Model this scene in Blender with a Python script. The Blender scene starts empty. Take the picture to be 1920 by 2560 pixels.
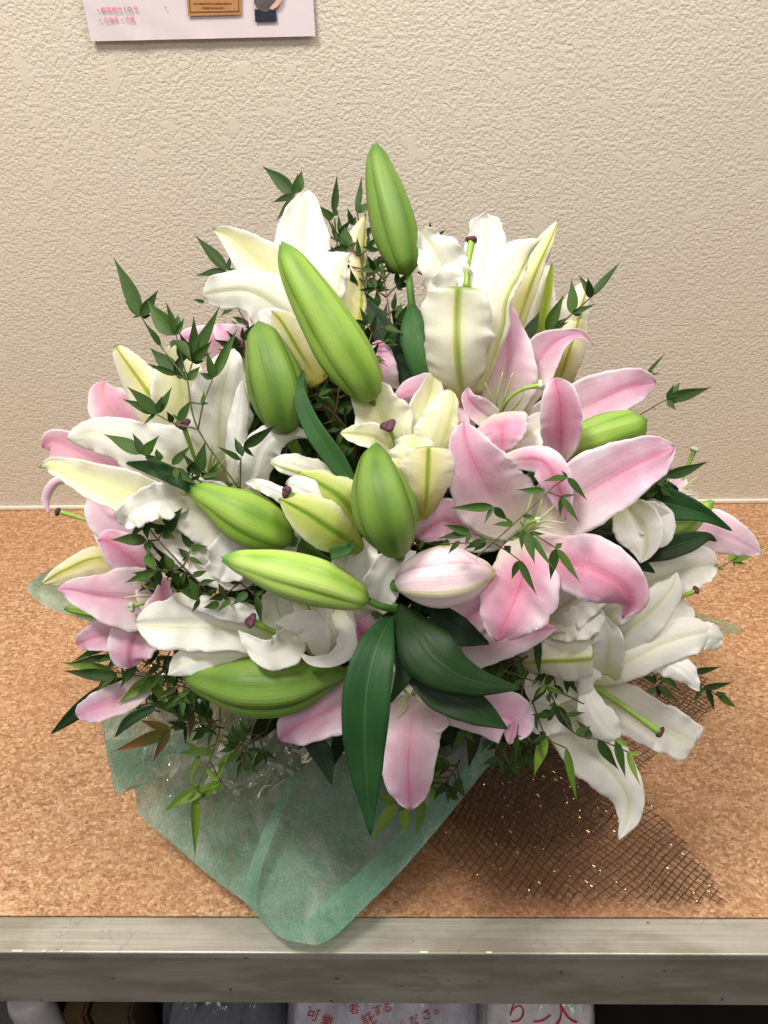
import bpy, bmesh, math, random
import numpy as np
from mathutils import Vector, Matrix, noise as mnoise

random.seed(7)
SC = bpy.context.scene
COL = SC.collection

# ------------------------------------------------------------------ camera
H = 0.80                       # lens height above the counter top (m)
F_PX = 2071.0                  # focal length in photograph pixels (1920 wide)
PITCH, YAW, ROLL = math.radians(36.0), 0.030, -0.027
WALL_Y, CORK_Y, EDGE_Y, FACE_Z = 1.12, 0.4246, 0.3889, -0.106


def _axes():
    fw = Vector((0, math.cos(PITCH), -math.sin(PITCH)))
    up = Vector((0, math.sin(PITCH), math.cos(PITCH)))
    rt = Vector((1, 0, 0))
    Z = Matrix.Rotation(YAW, 3, 'Z')
    fw, up, rt = Z @ fw, Z @ up, Z @ rt
    c, s = math.cos(ROLL), math.sin(ROLL)
    return c * rt + s * up, -s * rt + c * up, fw


RT, UP, FW = _axes()
CAM = Vector((0, 0, H))
cam = bpy.data.cameras.new('camera')
cam.sensor_fit = 'HORIZONTAL'
cam.sensor_width = 36.0
cam.lens = 36.0 * F_PX / 1920.0
cam.clip_start, cam.clip_end = 0.02, 50
cam.dof.use_dof = False
camo = bpy.data.objects.new('camera', cam)
COL.objects.link(camo)
m = Matrix.Identity(4)
for i in range(3):
    m[i][0], m[i][1], m[i][2], m[i][3] = RT[i], UP[i], -FW[i], CAM[i]
camo.matrix_world = m
SC.camera = camo

# ------------------------------------------------------------------ light
W = bpy.data.worlds.new('World')
SC.world = W
W.use_nodes = True
W.node_tree.nodes['Background'].inputs[0].default_value = (1.0, 0.965, 0.92, 1)
W.node_tree.nodes['Background'].inputs[1].default_value = 0.26


def area(name, loc, target, sx, sy, power, col):
    l = bpy.data.lights.new(name, 'AREA')
    l.shape, l.size, l.size_y, l.energy, l.color = 'RECTANGLE', sx, sy, power, col
    o = bpy.data.objects.new(name, l)
    COL.objects.link(o)
    o.location = loc
    o.rotation_euler = (Vector(target) - Vector(loc)).to_track_quat('-Z', 'Y').to_euler()
    return o


area('ceiling_lamp_left', (-0.70, 0.22, 2.30), (-0.1, 0.75, 0.2), 0.55, 0.28, 43, (1.0, 0.955, 0.89))
area('ceiling_lamp_right', (0.70, 0.35, 2.35), (0.2, 0.75, 0.2), 0.6, 0.3, 23, (1.0, 0.95, 0.88))
area('shop_lamp_front', (-0.2, -1.0, 2.2), (0.0, 0.7, 0.25), 1.4, 0.5, 14, (1.0, 0.97, 0.92))
SC.view_settings.view_transform = 'Standard'
SC.view_settings.look = 'None'
SC.view_settings.gamma = 1.0
SC.view_settings.exposure = 0.12
SC.view_settings.use_curve_mapping = False
SC.cycles.use_denoising = True
SC.cycles.transparent_max_bounces = 24
SC.cycles.max_bounces = 8

# ------------------------------------------------------------------ geometry helpers


def ray(x, y):
    return RT * ((x - 960) / F_PX) + UP * ((1280 - y) / F_PX) + FW


def P(x, y, z):                # photograph direction at camera depth z
    return CAM + ray(x, y) * z


def PH(x, y, h):               # where that direction meets the height h (m)
    r = ray(x, y)
    return CAM + r * ((h - H) / r.z)


def PW(x, y, off=0.0):         # where it meets the wall
    r = ray(x, y)
    return CAM + r * ((WALL_Y - off) / r.y)


DC = Vector((-0.01, 0.70, 0.30))
DR = Vector((0.33, 0.26, 0.30))
FOOT = Vector((0.0, 0.67, 0.06))


def D(x, y):                   # camera depth of the bouquet's dome
    r = ray(x, y)
    o = CAM - DC
    ro = Vector([o[i] / DR[i] for i in range(3)])
    rd = Vector([r[i] / DR[i] for i in range(3)])
    a, b, c = rd.dot(rd), ro.dot(rd), ro.dot(ro) - 1
    disc = b * b - a * c
    return -b / a - math.sqrt(max(disc, 0)) / a


def sstep(a, b, x):
    t = min(1, max(0, (x - a) / (b - a)))
    return t * t * (3 - 2 * t)


def catmull(pts, n):
    """arc-length resampled Catmull-Rom through rows of numbers (first 3 = position)"""
    A = np.array(pts, float)
    if len(A) == 2:
        dense = np.array([A[0] + (A[1] - A[0]) * t for t in np.linspace(0, 1, 60)])
    else:
        E = np.vstack([2 * A[0] - A[1], A, 2 * A[-1] - A[-2]])
        dense = []
        for k in range(len(A) - 1):
            p0, p1, p2, p3 = E[k:k + 4]
            for t in np.linspace(0, 1, 40, endpoint=False):
                dense.append(0.5 * (2 * p1 + (p2 - p0) * t + (2 * p0 - 5 * p1 + 4 * p2 - p3) * t * t
                                    + (3 * p1 - p0 - 3 * p2 + p3) * t ** 3))
        dense.append(A[-1])
        dense = np.array(dense)
    s = np.concatenate([[0], np.cumsum(np.linalg.norm(np.diff(dense[:, :3], axis=0), axis=1))])
    u = np.linspace(0, s[-1], n)
    return np.stack([np.interp(u, s, dense[:, c]) for c in range(dense.shape[1])], 1)


def mesh_obj(name, verts, faces, mats, parent=None, uvs=None, mat_idx=None, smooth=True, origin=None):
    me = bpy.data.meshes.new(name)
    if origin is not None:
        verts = [(v[0] - origin[0], v[1] - origin[1], v[2] - origin[2]) for v in verts]
    me.from_pydata([tuple(v) for v in verts], [], faces)
    for mt in mats:
        me.materials.append(mt)
    if mat_idx is not None:
        me.polygons.foreach_set('material_index', mat_idx)
    if uvs is not None:
        ul = me.uv_layers.new(name='UVMap')
        vi = np.empty(len(me.loops), np.int32)
        me.loops.foreach_get('vertex_index', vi)
        ul.data.foreach_set('uv', np.array(uvs, np.float32)[vi].ravel())
    if smooth:
        me.polygons.foreach_set('use_smooth', [True] * len(me.polygons))
    me.update()
    o = bpy.data.objects.new(name, me)
    COL.objects.link(o)
    if parent is not None:
        o.parent = parent
    return o


def thing(name, label, cat, loc, group=None):
    o = bpy.data.objects.new(name, None)
    o.empty_display_size = 0.02
    COL.objects.link(o)
    o.location = loc
    return tag(o, label, cat, group)


def tag(o, label=None, cat=None, group=None, kind=None):
    for k, v in (('label', label), ('category', cat), ('group', group), ('kind', kind)):
        if v:
            o[k] = v
    return o


def box_geo(x0, x1, y0, y1, z0, z1):
    v = [(x, y, z) for z in (z0, z1) for y in (y0, y1) for x in (x0, x1)]
    f = [(0, 2, 3, 1), (4, 5, 7, 6), (0, 1, 5, 4), (2, 6, 7, 3), (0, 4, 6, 2), (1, 3, 7, 5)]
    return v, f


def bevel_box(name, x0, x1, y0, y1, z0, z1, mat, parent=None, bev=0.001, seg=2, cuts=0):
    bm = bmesh.new()
    v, f = box_geo(x0, x1, y0, y1, z0, z1)
    vs = [bm.verts.new(p) for p in v]
    for q in f:
        bm.faces.new([vs[i] for i in q])
    bmesh.ops.bevel(bm, geom=list(bm.edges), offset=bev, segments=seg, affect='EDGES', profile=0.6)
    bmesh.ops.recalc_face_normals(bm, faces=list(bm.faces))
    me = bpy.data.meshes.new(name)
    bm.to_mesh(me)
    bm.free()
    me.materials.append(mat)
    o = bpy.data.objects.new(name, me)
    COL.objects.link(o)
    if parent is not None:
        o.parent = parent
    return o


def tube_geo(pts, radii, sides=6, cap=True):
    """pts: list of Vector; returns verts, faces, uvs"""
    V, Fc, U = [], [], []
    n = len(pts)
    ref = Vector((0.31, 0.52, 0.79))
    for i, p in enumerate(pts):
        t = (pts[min(i + 1, n - 1)] - pts[max(i - 1, 0)])
        t = t.normalized() if t.length > 1e-9 else Vector((0, 0, 1))
        a = t.cross(ref)
        a = a.normalized() if a.length > 1e-6 else t.orthogonal().normalized()
        b = t.cross(a)
        for k in range(sides):
            an = 2 * math.pi * k / sides
            V.append(p + (a * math.cos(an) + b * math.sin(an)) * radii[i])
            U.append((i / max(1, n - 1), k / sides))
    for i in range(n - 1):
        for k in range(sides):
            k2 = (k + 1) % sides
            Fc.append((i * sides + k, i * sides + k2, (i + 1) * sides + k2, (i + 1) * sides + k))
    if cap:
        Fc.append(tuple(range(sides - 1, -1, -1)))
        Fc.append(tuple((n - 1) * sides + k for k in range(sides)))
    return V, Fc, U


def tube(name, pts, radii, mat, parent=None, origin=None, n=None, sides=8):
    rows = [(*p, r) for p, r in zip(pts, radii)]
    R_ = catmull(rows, n or max(6, 4 * len(pts)))
    V, Fc, U = tube_geo([Vector(r[:3]) for r in R_], [max(1e-5, r[3]) for r in R_], sides)
    return mesh_obj(name, V, Fc, [mat], parent, U, origin=origin)


# ------------------------------------------------------------------ materials
class NT:
    def __init__(s, name):
        s.m = bpy.data.materials.new(name)
        s.m.use_nodes = True
        s.t = s.m.node_tree
        s.t.nodes.clear()
        s.out = s.t.nodes.new('ShaderNodeOutputMaterial')

    def n(s, typ, ins=None, out=0, **attrs):
        nd = s.t.nodes.new('ShaderNode' + typ)
        for k, v in attrs.items():
            setattr(nd, k, v)
        for k, v in (ins or {}).items():
            if hasattr(v, 'is_linked') or hasattr(v, 'links'):
                s.t.links.new(v, nd.inputs[k])
            else:
                nd.inputs[k].default_value = v
        s.last = nd
        return nd.outputs[out]

    def math(s, op, a, b=0.0, clamp=False, c=0.0):
        return s.n('Math', {0: a, 1: b, 2: c}, operation=op, use_clamp=clamp)

    def mix(s, fac, a, b, blend='MIX'):
        nd = s.t.nodes.new('ShaderNodeMix')
        nd.data_type, nd.blend_type = 'RGBA', blend
        nd.clamp_factor = True
        for idx, v in ((0, fac), (6, a), (7, b)):
            if hasattr(v, 'links'):
                s.t.links.new(v, nd.inputs[idx])
            elif idx == 0:
                nd.inputs[0].default_value = v
            else:
                nd.inputs[idx].default_value = (*v, 1) if len(v) == 3 else v
        return nd.outputs[2]

    def ramp(s, fac, stops, interp='LINEAR'):
        nd = s.t.nodes.new('ShaderNodeValToRGB')
        s.t.links.new(fac, nd.inputs[0])
        cr = nd.color_ramp
        cr.interpolation = interp
        while len(cr.elements) < len(stops):
            cr.elements.new(0.5)
        for e, (p, c) in zip(cr.elements, stops):
            e.position = p
            e.color = (*c, 1) if not isinstance(c, (int, float)) else (c, c, c, 1)
        return nd.outputs[0]

    def smooth(s, v, a, b):       # smoothstep map to 0..1
        return s.n('MapRange', {0: v, 1: a, 2: b, 3: 0.0, 4: 1.0}, interpolation_type='SMOOTHSTEP')

    def noise(s, vec, scale, detail=2.0, rough=0.5, out=0, dist=0.0):
        return s.n('TexNoise', {'Vector': vec, 'Scale': scale, 'Detail': detail, 'Roughness': rough, 'Distortion': dist}, out=out)

    def scalev(s, vec, sc):
        return s.n('VectorMath', {0: vec, 1: sc}, operation='MULTIPLY')

    def bump(s, h, strength, dist, normal=None):
        ins = {'Height': h, 'Strength': strength, 'Distance': dist}
        if normal is not None:
            ins['Normal'] = normal
        return s.n('Bump', ins)

    def principled(s, **k):
        return s.n('BsdfPrincipled', {a.replace('_', ' '): v for a, v in k.items()})

    def done(s, shader):
        s.t.links.new(shader, s.out.inputs[0])
        return s.m


def lin(r, g, b):               # sRGB 0-255 -> linear
    f = lambda c: ((c / 255 + 0.055) / 1.055) ** 2.4 if c > 10 else c / 255 / 12.92
    return (f(r), f(g), f(b))


WHT = lin(247, 244, 244)


def petal_mat(name, body, edge, base, rib, rib_w=0.06, rib_s=0.8, mid=None, mid_w=0.5, tip=None, base_end=0.4,
              tip_start=0.9, trans=0.46, rough=0.45, blotch=0.5, pap=False):
    t = NT(name)
    uv = t.n('UVMap')
    sep = t.n('SeparateXYZ', {0: uv})
    u, v = sep, t.last.outputs[1]
    av = t.math('ABSOLUTE', t.math('SUBTRACT', t.math('MULTIPLY', v, 2.0), 1.0))
    rnd = t.n('ObjectInfo', out=5)
    off = t.n('CombineXYZ', {0: t.math('MULTIPLY', rnd, 31.0), 1: t.math('MULTIPLY', rnd, 17.0), 2: rnd})
    obj = t.n('TexCoord', out=3)
    big = t.noise(t.n('VectorMath', {0: obj, 1: off}, operation='ADD'), 38.0, 3.0)
    bigc = t.math('MULTIPLY', t.math('SUBTRACT', big, 0.5), blotch)
    # edges paler than the middle
    col = t.mix(t.smooth(t.math('ADD', av, t.math('MULTIPLY', bigc, 1.7)), 0.35, 1.15), body, edge)
    if mid is not None:
        col = t.mix(t.math('MULTIPLY', t.smooth(t.math('ADD', av, t.math('MULTIPLY', bigc, 0.6)), mid_w, 0.0), 0.8), col, mid)
    # fine veins that run along the petal
    vv = t.n('VectorMath', {0: t.scalev(uv, (2.2, 46.0, 1.0)), 1: off}, operation='ADD')
    vein = t.noise(vv, 1.0, 2.0, 0.6)
    col = t.mix(t.math('MULTIPLY', t.smooth(vein, 0.52, 0.75), 0.16), col, tuple(c * 0.72 for c in edge))
    col = t.mix(t.math('MULTIPLY', t.smooth(t.math('ADD', av, t.math('MULTIPLY', bigc, 0.15)), 0.86, 0.99), 0.75), col, tuple(0.35 * c + 0.65 * d for c, d in zip(edge, WHT)))
    if tip is not None:
        col = t.mix(t.smooth(t.math('ADD', u, t.math('MULTIPLY', bigc, 0.2)), tip_start, 1.0), col, tip)
    ribm = t.math('MULTIPLY', t.smooth(t.math('ADD', av, t.math('MULTIPLY', t.math('SUBTRACT', vein, 0.5), rib_w)), rib_w, rib_w * 0.12), rib_s)
    col = t.mix(ribm, col, rib)
    col = t.mix(t.smooth(t.math('ADD', u, t.math('MULTIPLY', bigc, 0.35)), base_end, 0.02), col, base)
    if pap:
        dots = t.n('TexVoronoi', {'Vector': obj, 'Scale': 420.0})
        gate = t.math('MULTIPLY', t.smooth(av, 0.75, 0.2), t.smooth(u, 0.85, 0.4))
        col = t.mix(t.math('MULTIPLY', t.math('MULTIPLY', t.smooth(dots, 0.26, 0.12), gate), 0.45), col, lin(246, 232, 238))
    # a few brown freckles and bruises
    fr = t.noise(obj, 330.0, 1.0)
    col = t.mix(t.math('MULTIPLY', t.smooth(fr, 0.79, 0.82), 0.35), col, lin(170, 110, 90))
    crk = t.noise(t.n('VectorMath', {0: obj, 1: off}, operation='ADD'), 75.0, 4.0, 0.6, dist=0.6)
    h = t.math('ADD', t.math('MULTIPLY', vein, 0.6), t.math('ADD', t.math('MULTIPLY', t.noise(obj, 260.0, 2.0), 0.35), t.math('MULTIPLY', crk, 1.6)))
    nrm = t.bump(h, 0.26, 0.0014)
    pr = t.principled(Base_Color=col, Roughness=rough, Normal=nrm)
    t.last.inputs['Specular IOR Level'].default_value = 0.3
    tr = t.n('BsdfTranslucent', {'Color': col, 'Normal': nrm})
    return t.done(t.n('MixShader', {0: trans, 1: pr, 2: tr}))


WH = lin(246, 244, 240)
M = {}
M['white_in'] = petal_mat('lily_white_inner', lin(246, 245, 240), WH, lin(218, 224, 176), lin(220, 219, 168), 0.04, 0.45, mid=lin(243, 243, 224), mid_w=0.35, base_end=0.35)
M['white_plain'] = petal_mat('lily_white_plain', lin(246, 245, 240), WH, lin(236, 234, 214), lin(244, 243, 236), 0.04, 0.2, base_end=0.3)
M['white_out'] = petal_mat('lily_white_outer', lin(240, 238, 222), lin(246, 244, 236), lin(206, 200, 150), lin(150, 172, 50), 0.15, 0.85, mid=lin(226, 223, 170), mid_w=0.42, tip=lin(150, 176, 90), tip_start=0.97, base_end=0.5)
M['cream_in'] = petal_mat('lily_cream_inner', lin(240, 240, 206), lin(246, 245, 230), lin(216, 224, 146), lin(218, 222, 150), 0.07, 0.4, mid=lin(233, 235, 180), mid_w=0.5, tip=lin(222, 220, 164), tip_start=0.95)
M['cream_out'] = petal_mat('lily_cream_outer', lin(240, 234, 200), lin(244, 240, 224), lin(202, 196, 104), lin(138, 162, 40), 0.15, 0.85, mid=lin(224, 217, 124), mid_w=0.55, tip=lin(110, 146, 50), tip_start=0.96, base_end=0.6)
M['green_out'] = petal_mat('lily_opening_outer', lin(200, 209, 122), lin(236, 238, 200), lin(176, 194, 80), lin(116, 156, 40), 0.18, 0.85, mid=lin(174, 195, 82), mid_w=0.62, tip=lin(100, 146, 46), tip_start=0.95, base_end=0.35)
M['pink_in'] = petal_mat('lily_pink_inner', lin(231, 188, 211), lin(242, 227, 238), lin(231, 229, 216), lin(210, 112, 146), 0.035, 0.5, mid=lin(224, 152, 184), mid_w=0.32, base_end=0.72, blotch=1.1, pap=True)
M['pink_deep'] = petal_mat('lily_pink_deep', lin(230, 176, 201), lin(243, 228, 237), lin(236, 226, 218), lin(206, 100, 126), 0.04, 0.55, mid=lin(220, 136, 166), mid_w=0.42, base_end=0.4, blotch=1.1, pap=True)
M['pink_out'] = petal_mat('lily_pink_outer', lin(226, 174, 192), lin(242, 224, 228), lin(226, 214, 192), lin(206, 178, 116), 0.05, 0.7, mid=lin(224, 164, 184), mid_w=0.4, base_end=0.35, blotch=0.7)
M['pink_pale'] = petal_mat('lily_pink_pale', lin(236, 212, 224), lin(244, 235, 240), lin(228, 226, 206), lin(214, 156, 178), 0.04, 0.4, mid=lin(234, 200, 216), mid_w=0.4, base_end=0.4, blotch=0.7)
M['rib_green'] = petal_mat('lily_keel_green', lin(168, 190, 60), lin(214, 216, 130), lin(160, 180, 60), lin(130, 165, 40), 0.3, 0.6, base_end=0.2, tip=lin(110, 150, 50))


def bud_mat(name, ridge, body, flank, seam, tip, trans=0.12):
    t = NT(name)
    uv = t.n('UVMap')
    sep = t.n('SeparateXYZ', {0: uv})
    u, v = sep, t.last.outputs[1]
    av = t.math('ABSOLUTE', t.math('SUBTRACT', t.math('MULTIPLY', v, 2.0), 1.0))
    rnd = t.n('ObjectInfo', out=5)
    obj = t.n('TexCoord', out=3)
    vv = t.n('VectorMath', {0: t.scalev(uv, (1.6, 26.0, 1.0)), 1: t.n('CombineXYZ', {0: t.math('MULTIPLY', rnd, 40.0), 1: rnd})}, operation='ADD')
    vein = t.noise(vv, 1.0, 3.0, 0.6)
    big = t.noise(obj, 30.0, 2.0)
    avn = t.math('ADD', av, t.math('MULTIPLY', t.math('SUBTRACT', vein, 0.5), 0.25))
    col = t.ramp(avn, [(0.0, ridge), (0.06, ridge), (0.2, body), (0.55, flank), (0.9, body), (1.0, seam)])
    col = t.mix(t.math('MULTIPLY', t.smooth(vein, 0.45, 0.75), 0.20), col, ridge)
    col = t.mix(t.math('MULTIPLY', t.smooth(big, 0.38, 0.68), 0.45), col, flank)
    bru = t.noise(obj, 120.0, 4.0, 0.7)
    col = t.mix(t.math('MULTIPLY', t.smooth(bru, 0.62, 0.75), 0.28), col, seam)
    col = t.mix(t.math('MULTIPLY', t.smooth(u, 0.84, 1.0), 0.85), col, tip)
    col = t.mix(t.math('MULTIPLY', t.smooth(u, 0.16, 0.0), 0.5), col, ridge)
    nrm = t.bump(t.math('ADD', vein, t.math('MULTIPLY', t.noise(obj, 260.0, 2.0), 0.4)), 0.30, 0.0012)
    pr = t.principled(Base_Color=col, Roughness=0.5, Normal=nrm)
    t.last.inputs['Specular IOR Level'].default_value = 0.4
    tr = t.n('BsdfTranslucent', {'Color': col, 'Normal': nrm})
    return t.done(t.n('MixShader', {0: trans, 1: pr, 2: tr}))


M['bud'] = bud_mat('bud_green', lin(104, 140, 44), lin(124, 160, 56), lin(146, 176, 76), lin(72, 106, 36), lin(84, 134, 50))
M['bud_dark'] = bud_mat('bud_mid_green', lin(84, 116, 38), lin(100, 134, 48), lin(120, 149, 64), lin(58, 86, 30), lin(74, 118, 42))
M['bud_bright'] = bud_mat('bud_bright_green', lin(128, 168, 56), lin(158, 192, 80), lin(184, 208, 112), lin(92, 132, 46), lin(84, 144, 60))
M['bud_pink'] = bud_mat('bud_pink', lin(176, 188, 90), lin(228, 196, 208), lin(238, 214, 222), lin(196, 150, 160), lin(206, 200, 130))


def leaf_mat(name, dark, light, rough=0.35, trans=0.18, vscale=60.0, red=None, var=0.5):
    t = NT(name)
    uv = t.n('UVMap')
    sep = t.n('SeparateXYZ', {0: uv})
    u, v = sep, t.last.outputs[1]
    av = t.math('ABSOLUTE', t.math('SUBTRACT', t.math('MULTIPLY', v, 2.0), 1.0))
    rnd = t.n('ObjectInfo', out=5)
    obj = t.n('TexCoord', out=3)
    vein = t.noise(t.scalev(uv, (2.0, vscale, 1.0)), 1.0, 2.0, 0.6)
    big = t.noise(t.n('VectorMath', {0: obj, 1: t.n('CombineXYZ', {0: rnd, 1: t.math('MULTIPLY', rnd, 9.0)})}, operation='ADD'), 26.0, 3.0)
    k = t.math('ADD', t.math('MULTIPLY', rnd, var), t.math('MULTIPLY', t.math('SUBTRACT', big, 0.4), 0.9), clamp=True)
    col = t.mix(k, dark, light)
    if red is not None:
        col = t.mix(t.smooth(u, 0.25, 0.95), col, red)
    col = t.mix(t.math('MULTIPLY', t.smooth(vein, 0.5, 0.72), 0.08), col, light)
    col = t.mix(t.math('MULTIPLY', t.smooth(av, 0.05, 0.012), 0.28), col, tuple(min(1, c * 1.6 + 0.01) for c in light))
    nrm = t.bump(t.math('ADD', vein, t.smooth(av, 0.08, 0.0)), 0.4, 0.0008)
    pr = t.principled(Base_Color=col, Roughness=rough, Normal=nrm)
    t.last.inputs['Specular IOR Level'].default_value = 0.22
    tr = t.n('BsdfTranslucent', {'Color': t.mix(0.6, col, lin(130, 170, 50)), 'Normal': nrm})
    return t.done(t.n('MixShader', {0: trans, 1: pr, 2: tr}))


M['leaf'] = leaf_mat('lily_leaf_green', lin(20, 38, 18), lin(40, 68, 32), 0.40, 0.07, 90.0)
M['leaf_mid'] = leaf_mat('lily_leaf_mid', lin(32, 68, 34), lin(66, 106, 54), 0.40, 0.12, 90.0)  # mid green lily leaf, lighter than the dark green one
M['nandina'] = leaf_mat('nandina_green', lin(26, 48, 18), lin(72, 102, 40), 0.46, 0.16, 18.0, var=0.75)
M['nandina_shade'] = leaf_mat('nandina_shaded_green', lin(14, 26, 10), lin(34, 50, 20), 0.5, 0.06, 18.0, var=0.75)  # darker nandina copy, shade of the inner gaps painted into the leaf colour
M['nandina_light'] = leaf_mat('nandina_young', lin(78, 110, 36), lin(130, 158, 60), 0.40, 0.22, 18.0, var=0.8)
M['nandina_red'] = leaf_mat('nandina_red', lin(100, 106, 44), lin(130, 120, 54), 0.42, 0.2, 18.0, red=lin(150, 66, 40))


def plain_mat(name, col, rough=0.5, var=0.15, scale=120.0, spec=0.4, metallic=0.0, bump=0.2):
    t = NT(name)
    obj = t.n('TexCoord', out=3)
    nz = t.noise(obj, scale, 3.0)
    c = t.mix(t.smooth(nz, 0.3, 0.7), tuple(x * (1 - var) for x in col), tuple(min(1, x * (1 + var)) for x in col))
    pr = t.principled(Base_Color=c, Roughness=rough, Metallic=metallic, Normal=t.bump(nz, bump, 0.0006))
    t.last.inputs['Specular IOR Level'].default_value = spec
    return t.done(pr)


M['stem'] = plain_mat('stem_green', lin(84, 122, 52), 0.45, 0.2, 60)
M['stem_dark'] = plain_mat('twig_brown', lin(82, 56, 40), 0.5, 0.3, 200)
M['twig_green'] = plain_mat('twig_green', lin(74, 84, 44), 0.5, 0.3, 200)
M['style'] = plain_mat('style_green', lin(138, 172, 70), 0.4, 0.12, 90)
M['filament'] = plain_mat('filament_pale_green', lin(176, 196, 116), 0.45, 0.1, 90)
M['stigma'] = plain_mat('stigma_purple', lin(86, 46, 62), 0.6, 0.35, 700, bump=0.8)
M['stigma_pale'] = plain_mat('stigma_pale', lin(176, 190, 160), 0.5, 0.1, 500, bump=0.5)
M['pollen'] = plain_mat('pollen_yellow', lin(206, 190, 60), 0.7, 0.2, 500)

# ------------------------------------------------------------------ the setting: wall, counter, shelf below
def wall_mat():
    t = NT('stucco_wallpaper')
    obj = t.n('TexCoord', out=3)
    warp = t.noise(obj, 26.0, 2.0, out=1)
    vec = t.n('VectorMath', {0: obj, 1: t.scalev(warp, (0.002, 0.002, 0.002))}, operation='ADD')
    fine = t.noise(vec, 215.0, 3.0, 0.6)
    med = t.noise(vec, 120.0, 2.0, 0.5)
    # trowelled flats: islands where the grains are pressed to one level
    isl = t.smooth(t.noise(obj, 36.0, 2.0, 0.5), 0.64, 0.67)
    isl2 = t.smooth(t.noise(t.n('VectorMath', {0: obj, 1: (3.1, 1.7, 5.2)}, operation='ADD'), 58.0, 2.0, 0.5), 0.655, 0.68)
    isl = t.math('MAXIMUM', isl, isl2)
    h = t.math('ADD', t.math('MULTIPLY', t.smooth(fine, 0.30, 0.68), 0.85), t.math('MULTIPLY', t.smooth(med, 0.3, 0.7), 0.3))
    flat = t.math('ADD', 0.86, t.math('MULTIPLY', t.noise(obj, 18.0, 1.0), 0.1))
    h = t.n('Mix', {0: t.math('MULTIPLY', isl, 0.85), 2: h, 3: flat}, data_type='FLOAT')
    tone = t.noise(obj, 4.0, 3.0)
    col = t.mix(tone, lin(207, 197, 180), lin(214, 205, 189))
    col = t.mix(t.math('MULTIPLY', isl, 0.12), col, lin(208, 199, 186))
    pr = t.principled(Base_Color=col, Roughness=0.62, Normal=t.bump(h, 0.52, 0.0019))
    t.last.inputs['Specular IOR Level'].default_value = 0.3
    return t.done(pr)


def cork_mat():
    t = NT('cork_sheet')
    obj = t.n('TexCoord', out=3)
    wv = t.scalev(t.noise(obj, 90.0, 3.0, 0.6, out=1), (0.006, 0.006, 0.0))
    vec = t.n('VectorMath', {0: t.n('VectorMath', {0: obj, 1: (1.0, 1.35, 1.0)}, operation='MULTIPLY'), 1: wv}, operation='ADD')
    c1 = t.n('TexVoronoi', {'Vector': vec, 'Scale': 225.0, 'Randomness': 1.0}, out=1)
    d1 = t.n('TexVoronoi', {'Vector': vec, 'Scale': 225.0, 'Randomness': 1.0}, feature='DISTANCE_TO_EDGE')
    c2 = t.n('TexVoronoi', {'Vector': vec, 'Scale': 430.0, 'Randomness': 1.0}, out=1)
    g1 = t.n('SeparateColor', {0: c1})
    g2 = t.n('SeparateColor', {0: c2}, out=1)
    g = t.math('ADD', t.math('MULTIPLY', g1, 0.62), t.math('MULTIPLY', g2, 0.38))
    col = t.ramp(g, [(0.10, lin(136, 95, 64)), (0.25, lin(162, 119, 84)), (0.5, lin(183, 140, 102)), (0.72, lin(197, 156, 118)), (0.90, lin(212, 177, 141))])
    sp = t.noise(obj, 190.0, 2.0, 0.6)
    col = t.mix(t.math('MULTIPLY', t.smooth(sp, 0.63, 0.72), 0.65), col, lin(112, 68, 40))
    edge = t.smooth(d1, 0.07, 0.0)
    col = t.mix(t.math('MULTIPLY', edge, 0.45), col, lin(132, 84, 50))
    big = t.noise(obj, 6.0, 3.0)
    col = t.mix(t.math('MULTIPLY', t.smooth(big, 0.35, 0.7), 0.22), col, lin(186, 130, 88))
    # dark blotch under the net: wet cork plus shade painted into the colour
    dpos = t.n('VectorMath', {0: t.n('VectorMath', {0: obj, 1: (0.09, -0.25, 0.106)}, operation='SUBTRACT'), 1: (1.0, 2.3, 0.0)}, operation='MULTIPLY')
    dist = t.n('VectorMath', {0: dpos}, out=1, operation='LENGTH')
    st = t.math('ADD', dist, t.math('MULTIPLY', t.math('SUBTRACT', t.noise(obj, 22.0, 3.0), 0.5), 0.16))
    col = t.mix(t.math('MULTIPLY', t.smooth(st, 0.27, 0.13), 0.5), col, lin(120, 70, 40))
    hgt = t.math('ADD', t.math('MULTIPLY', g1, 0.4), t.math('MULTIPLY', t.smooth(d1, 0.0, 0.12), 0.6))
    rg = t.math('ADD', 0.42, t.math('MULTIPLY', g2, 0.2))
    pr = t.principled(Base_Color=col, Roughness=rg, Normal=t.bump(hgt, 0.35, 0.0012))
    t.last.inputs['Specular IOR Level'].default_value = 0.4
    return t.done(pr)


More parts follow.
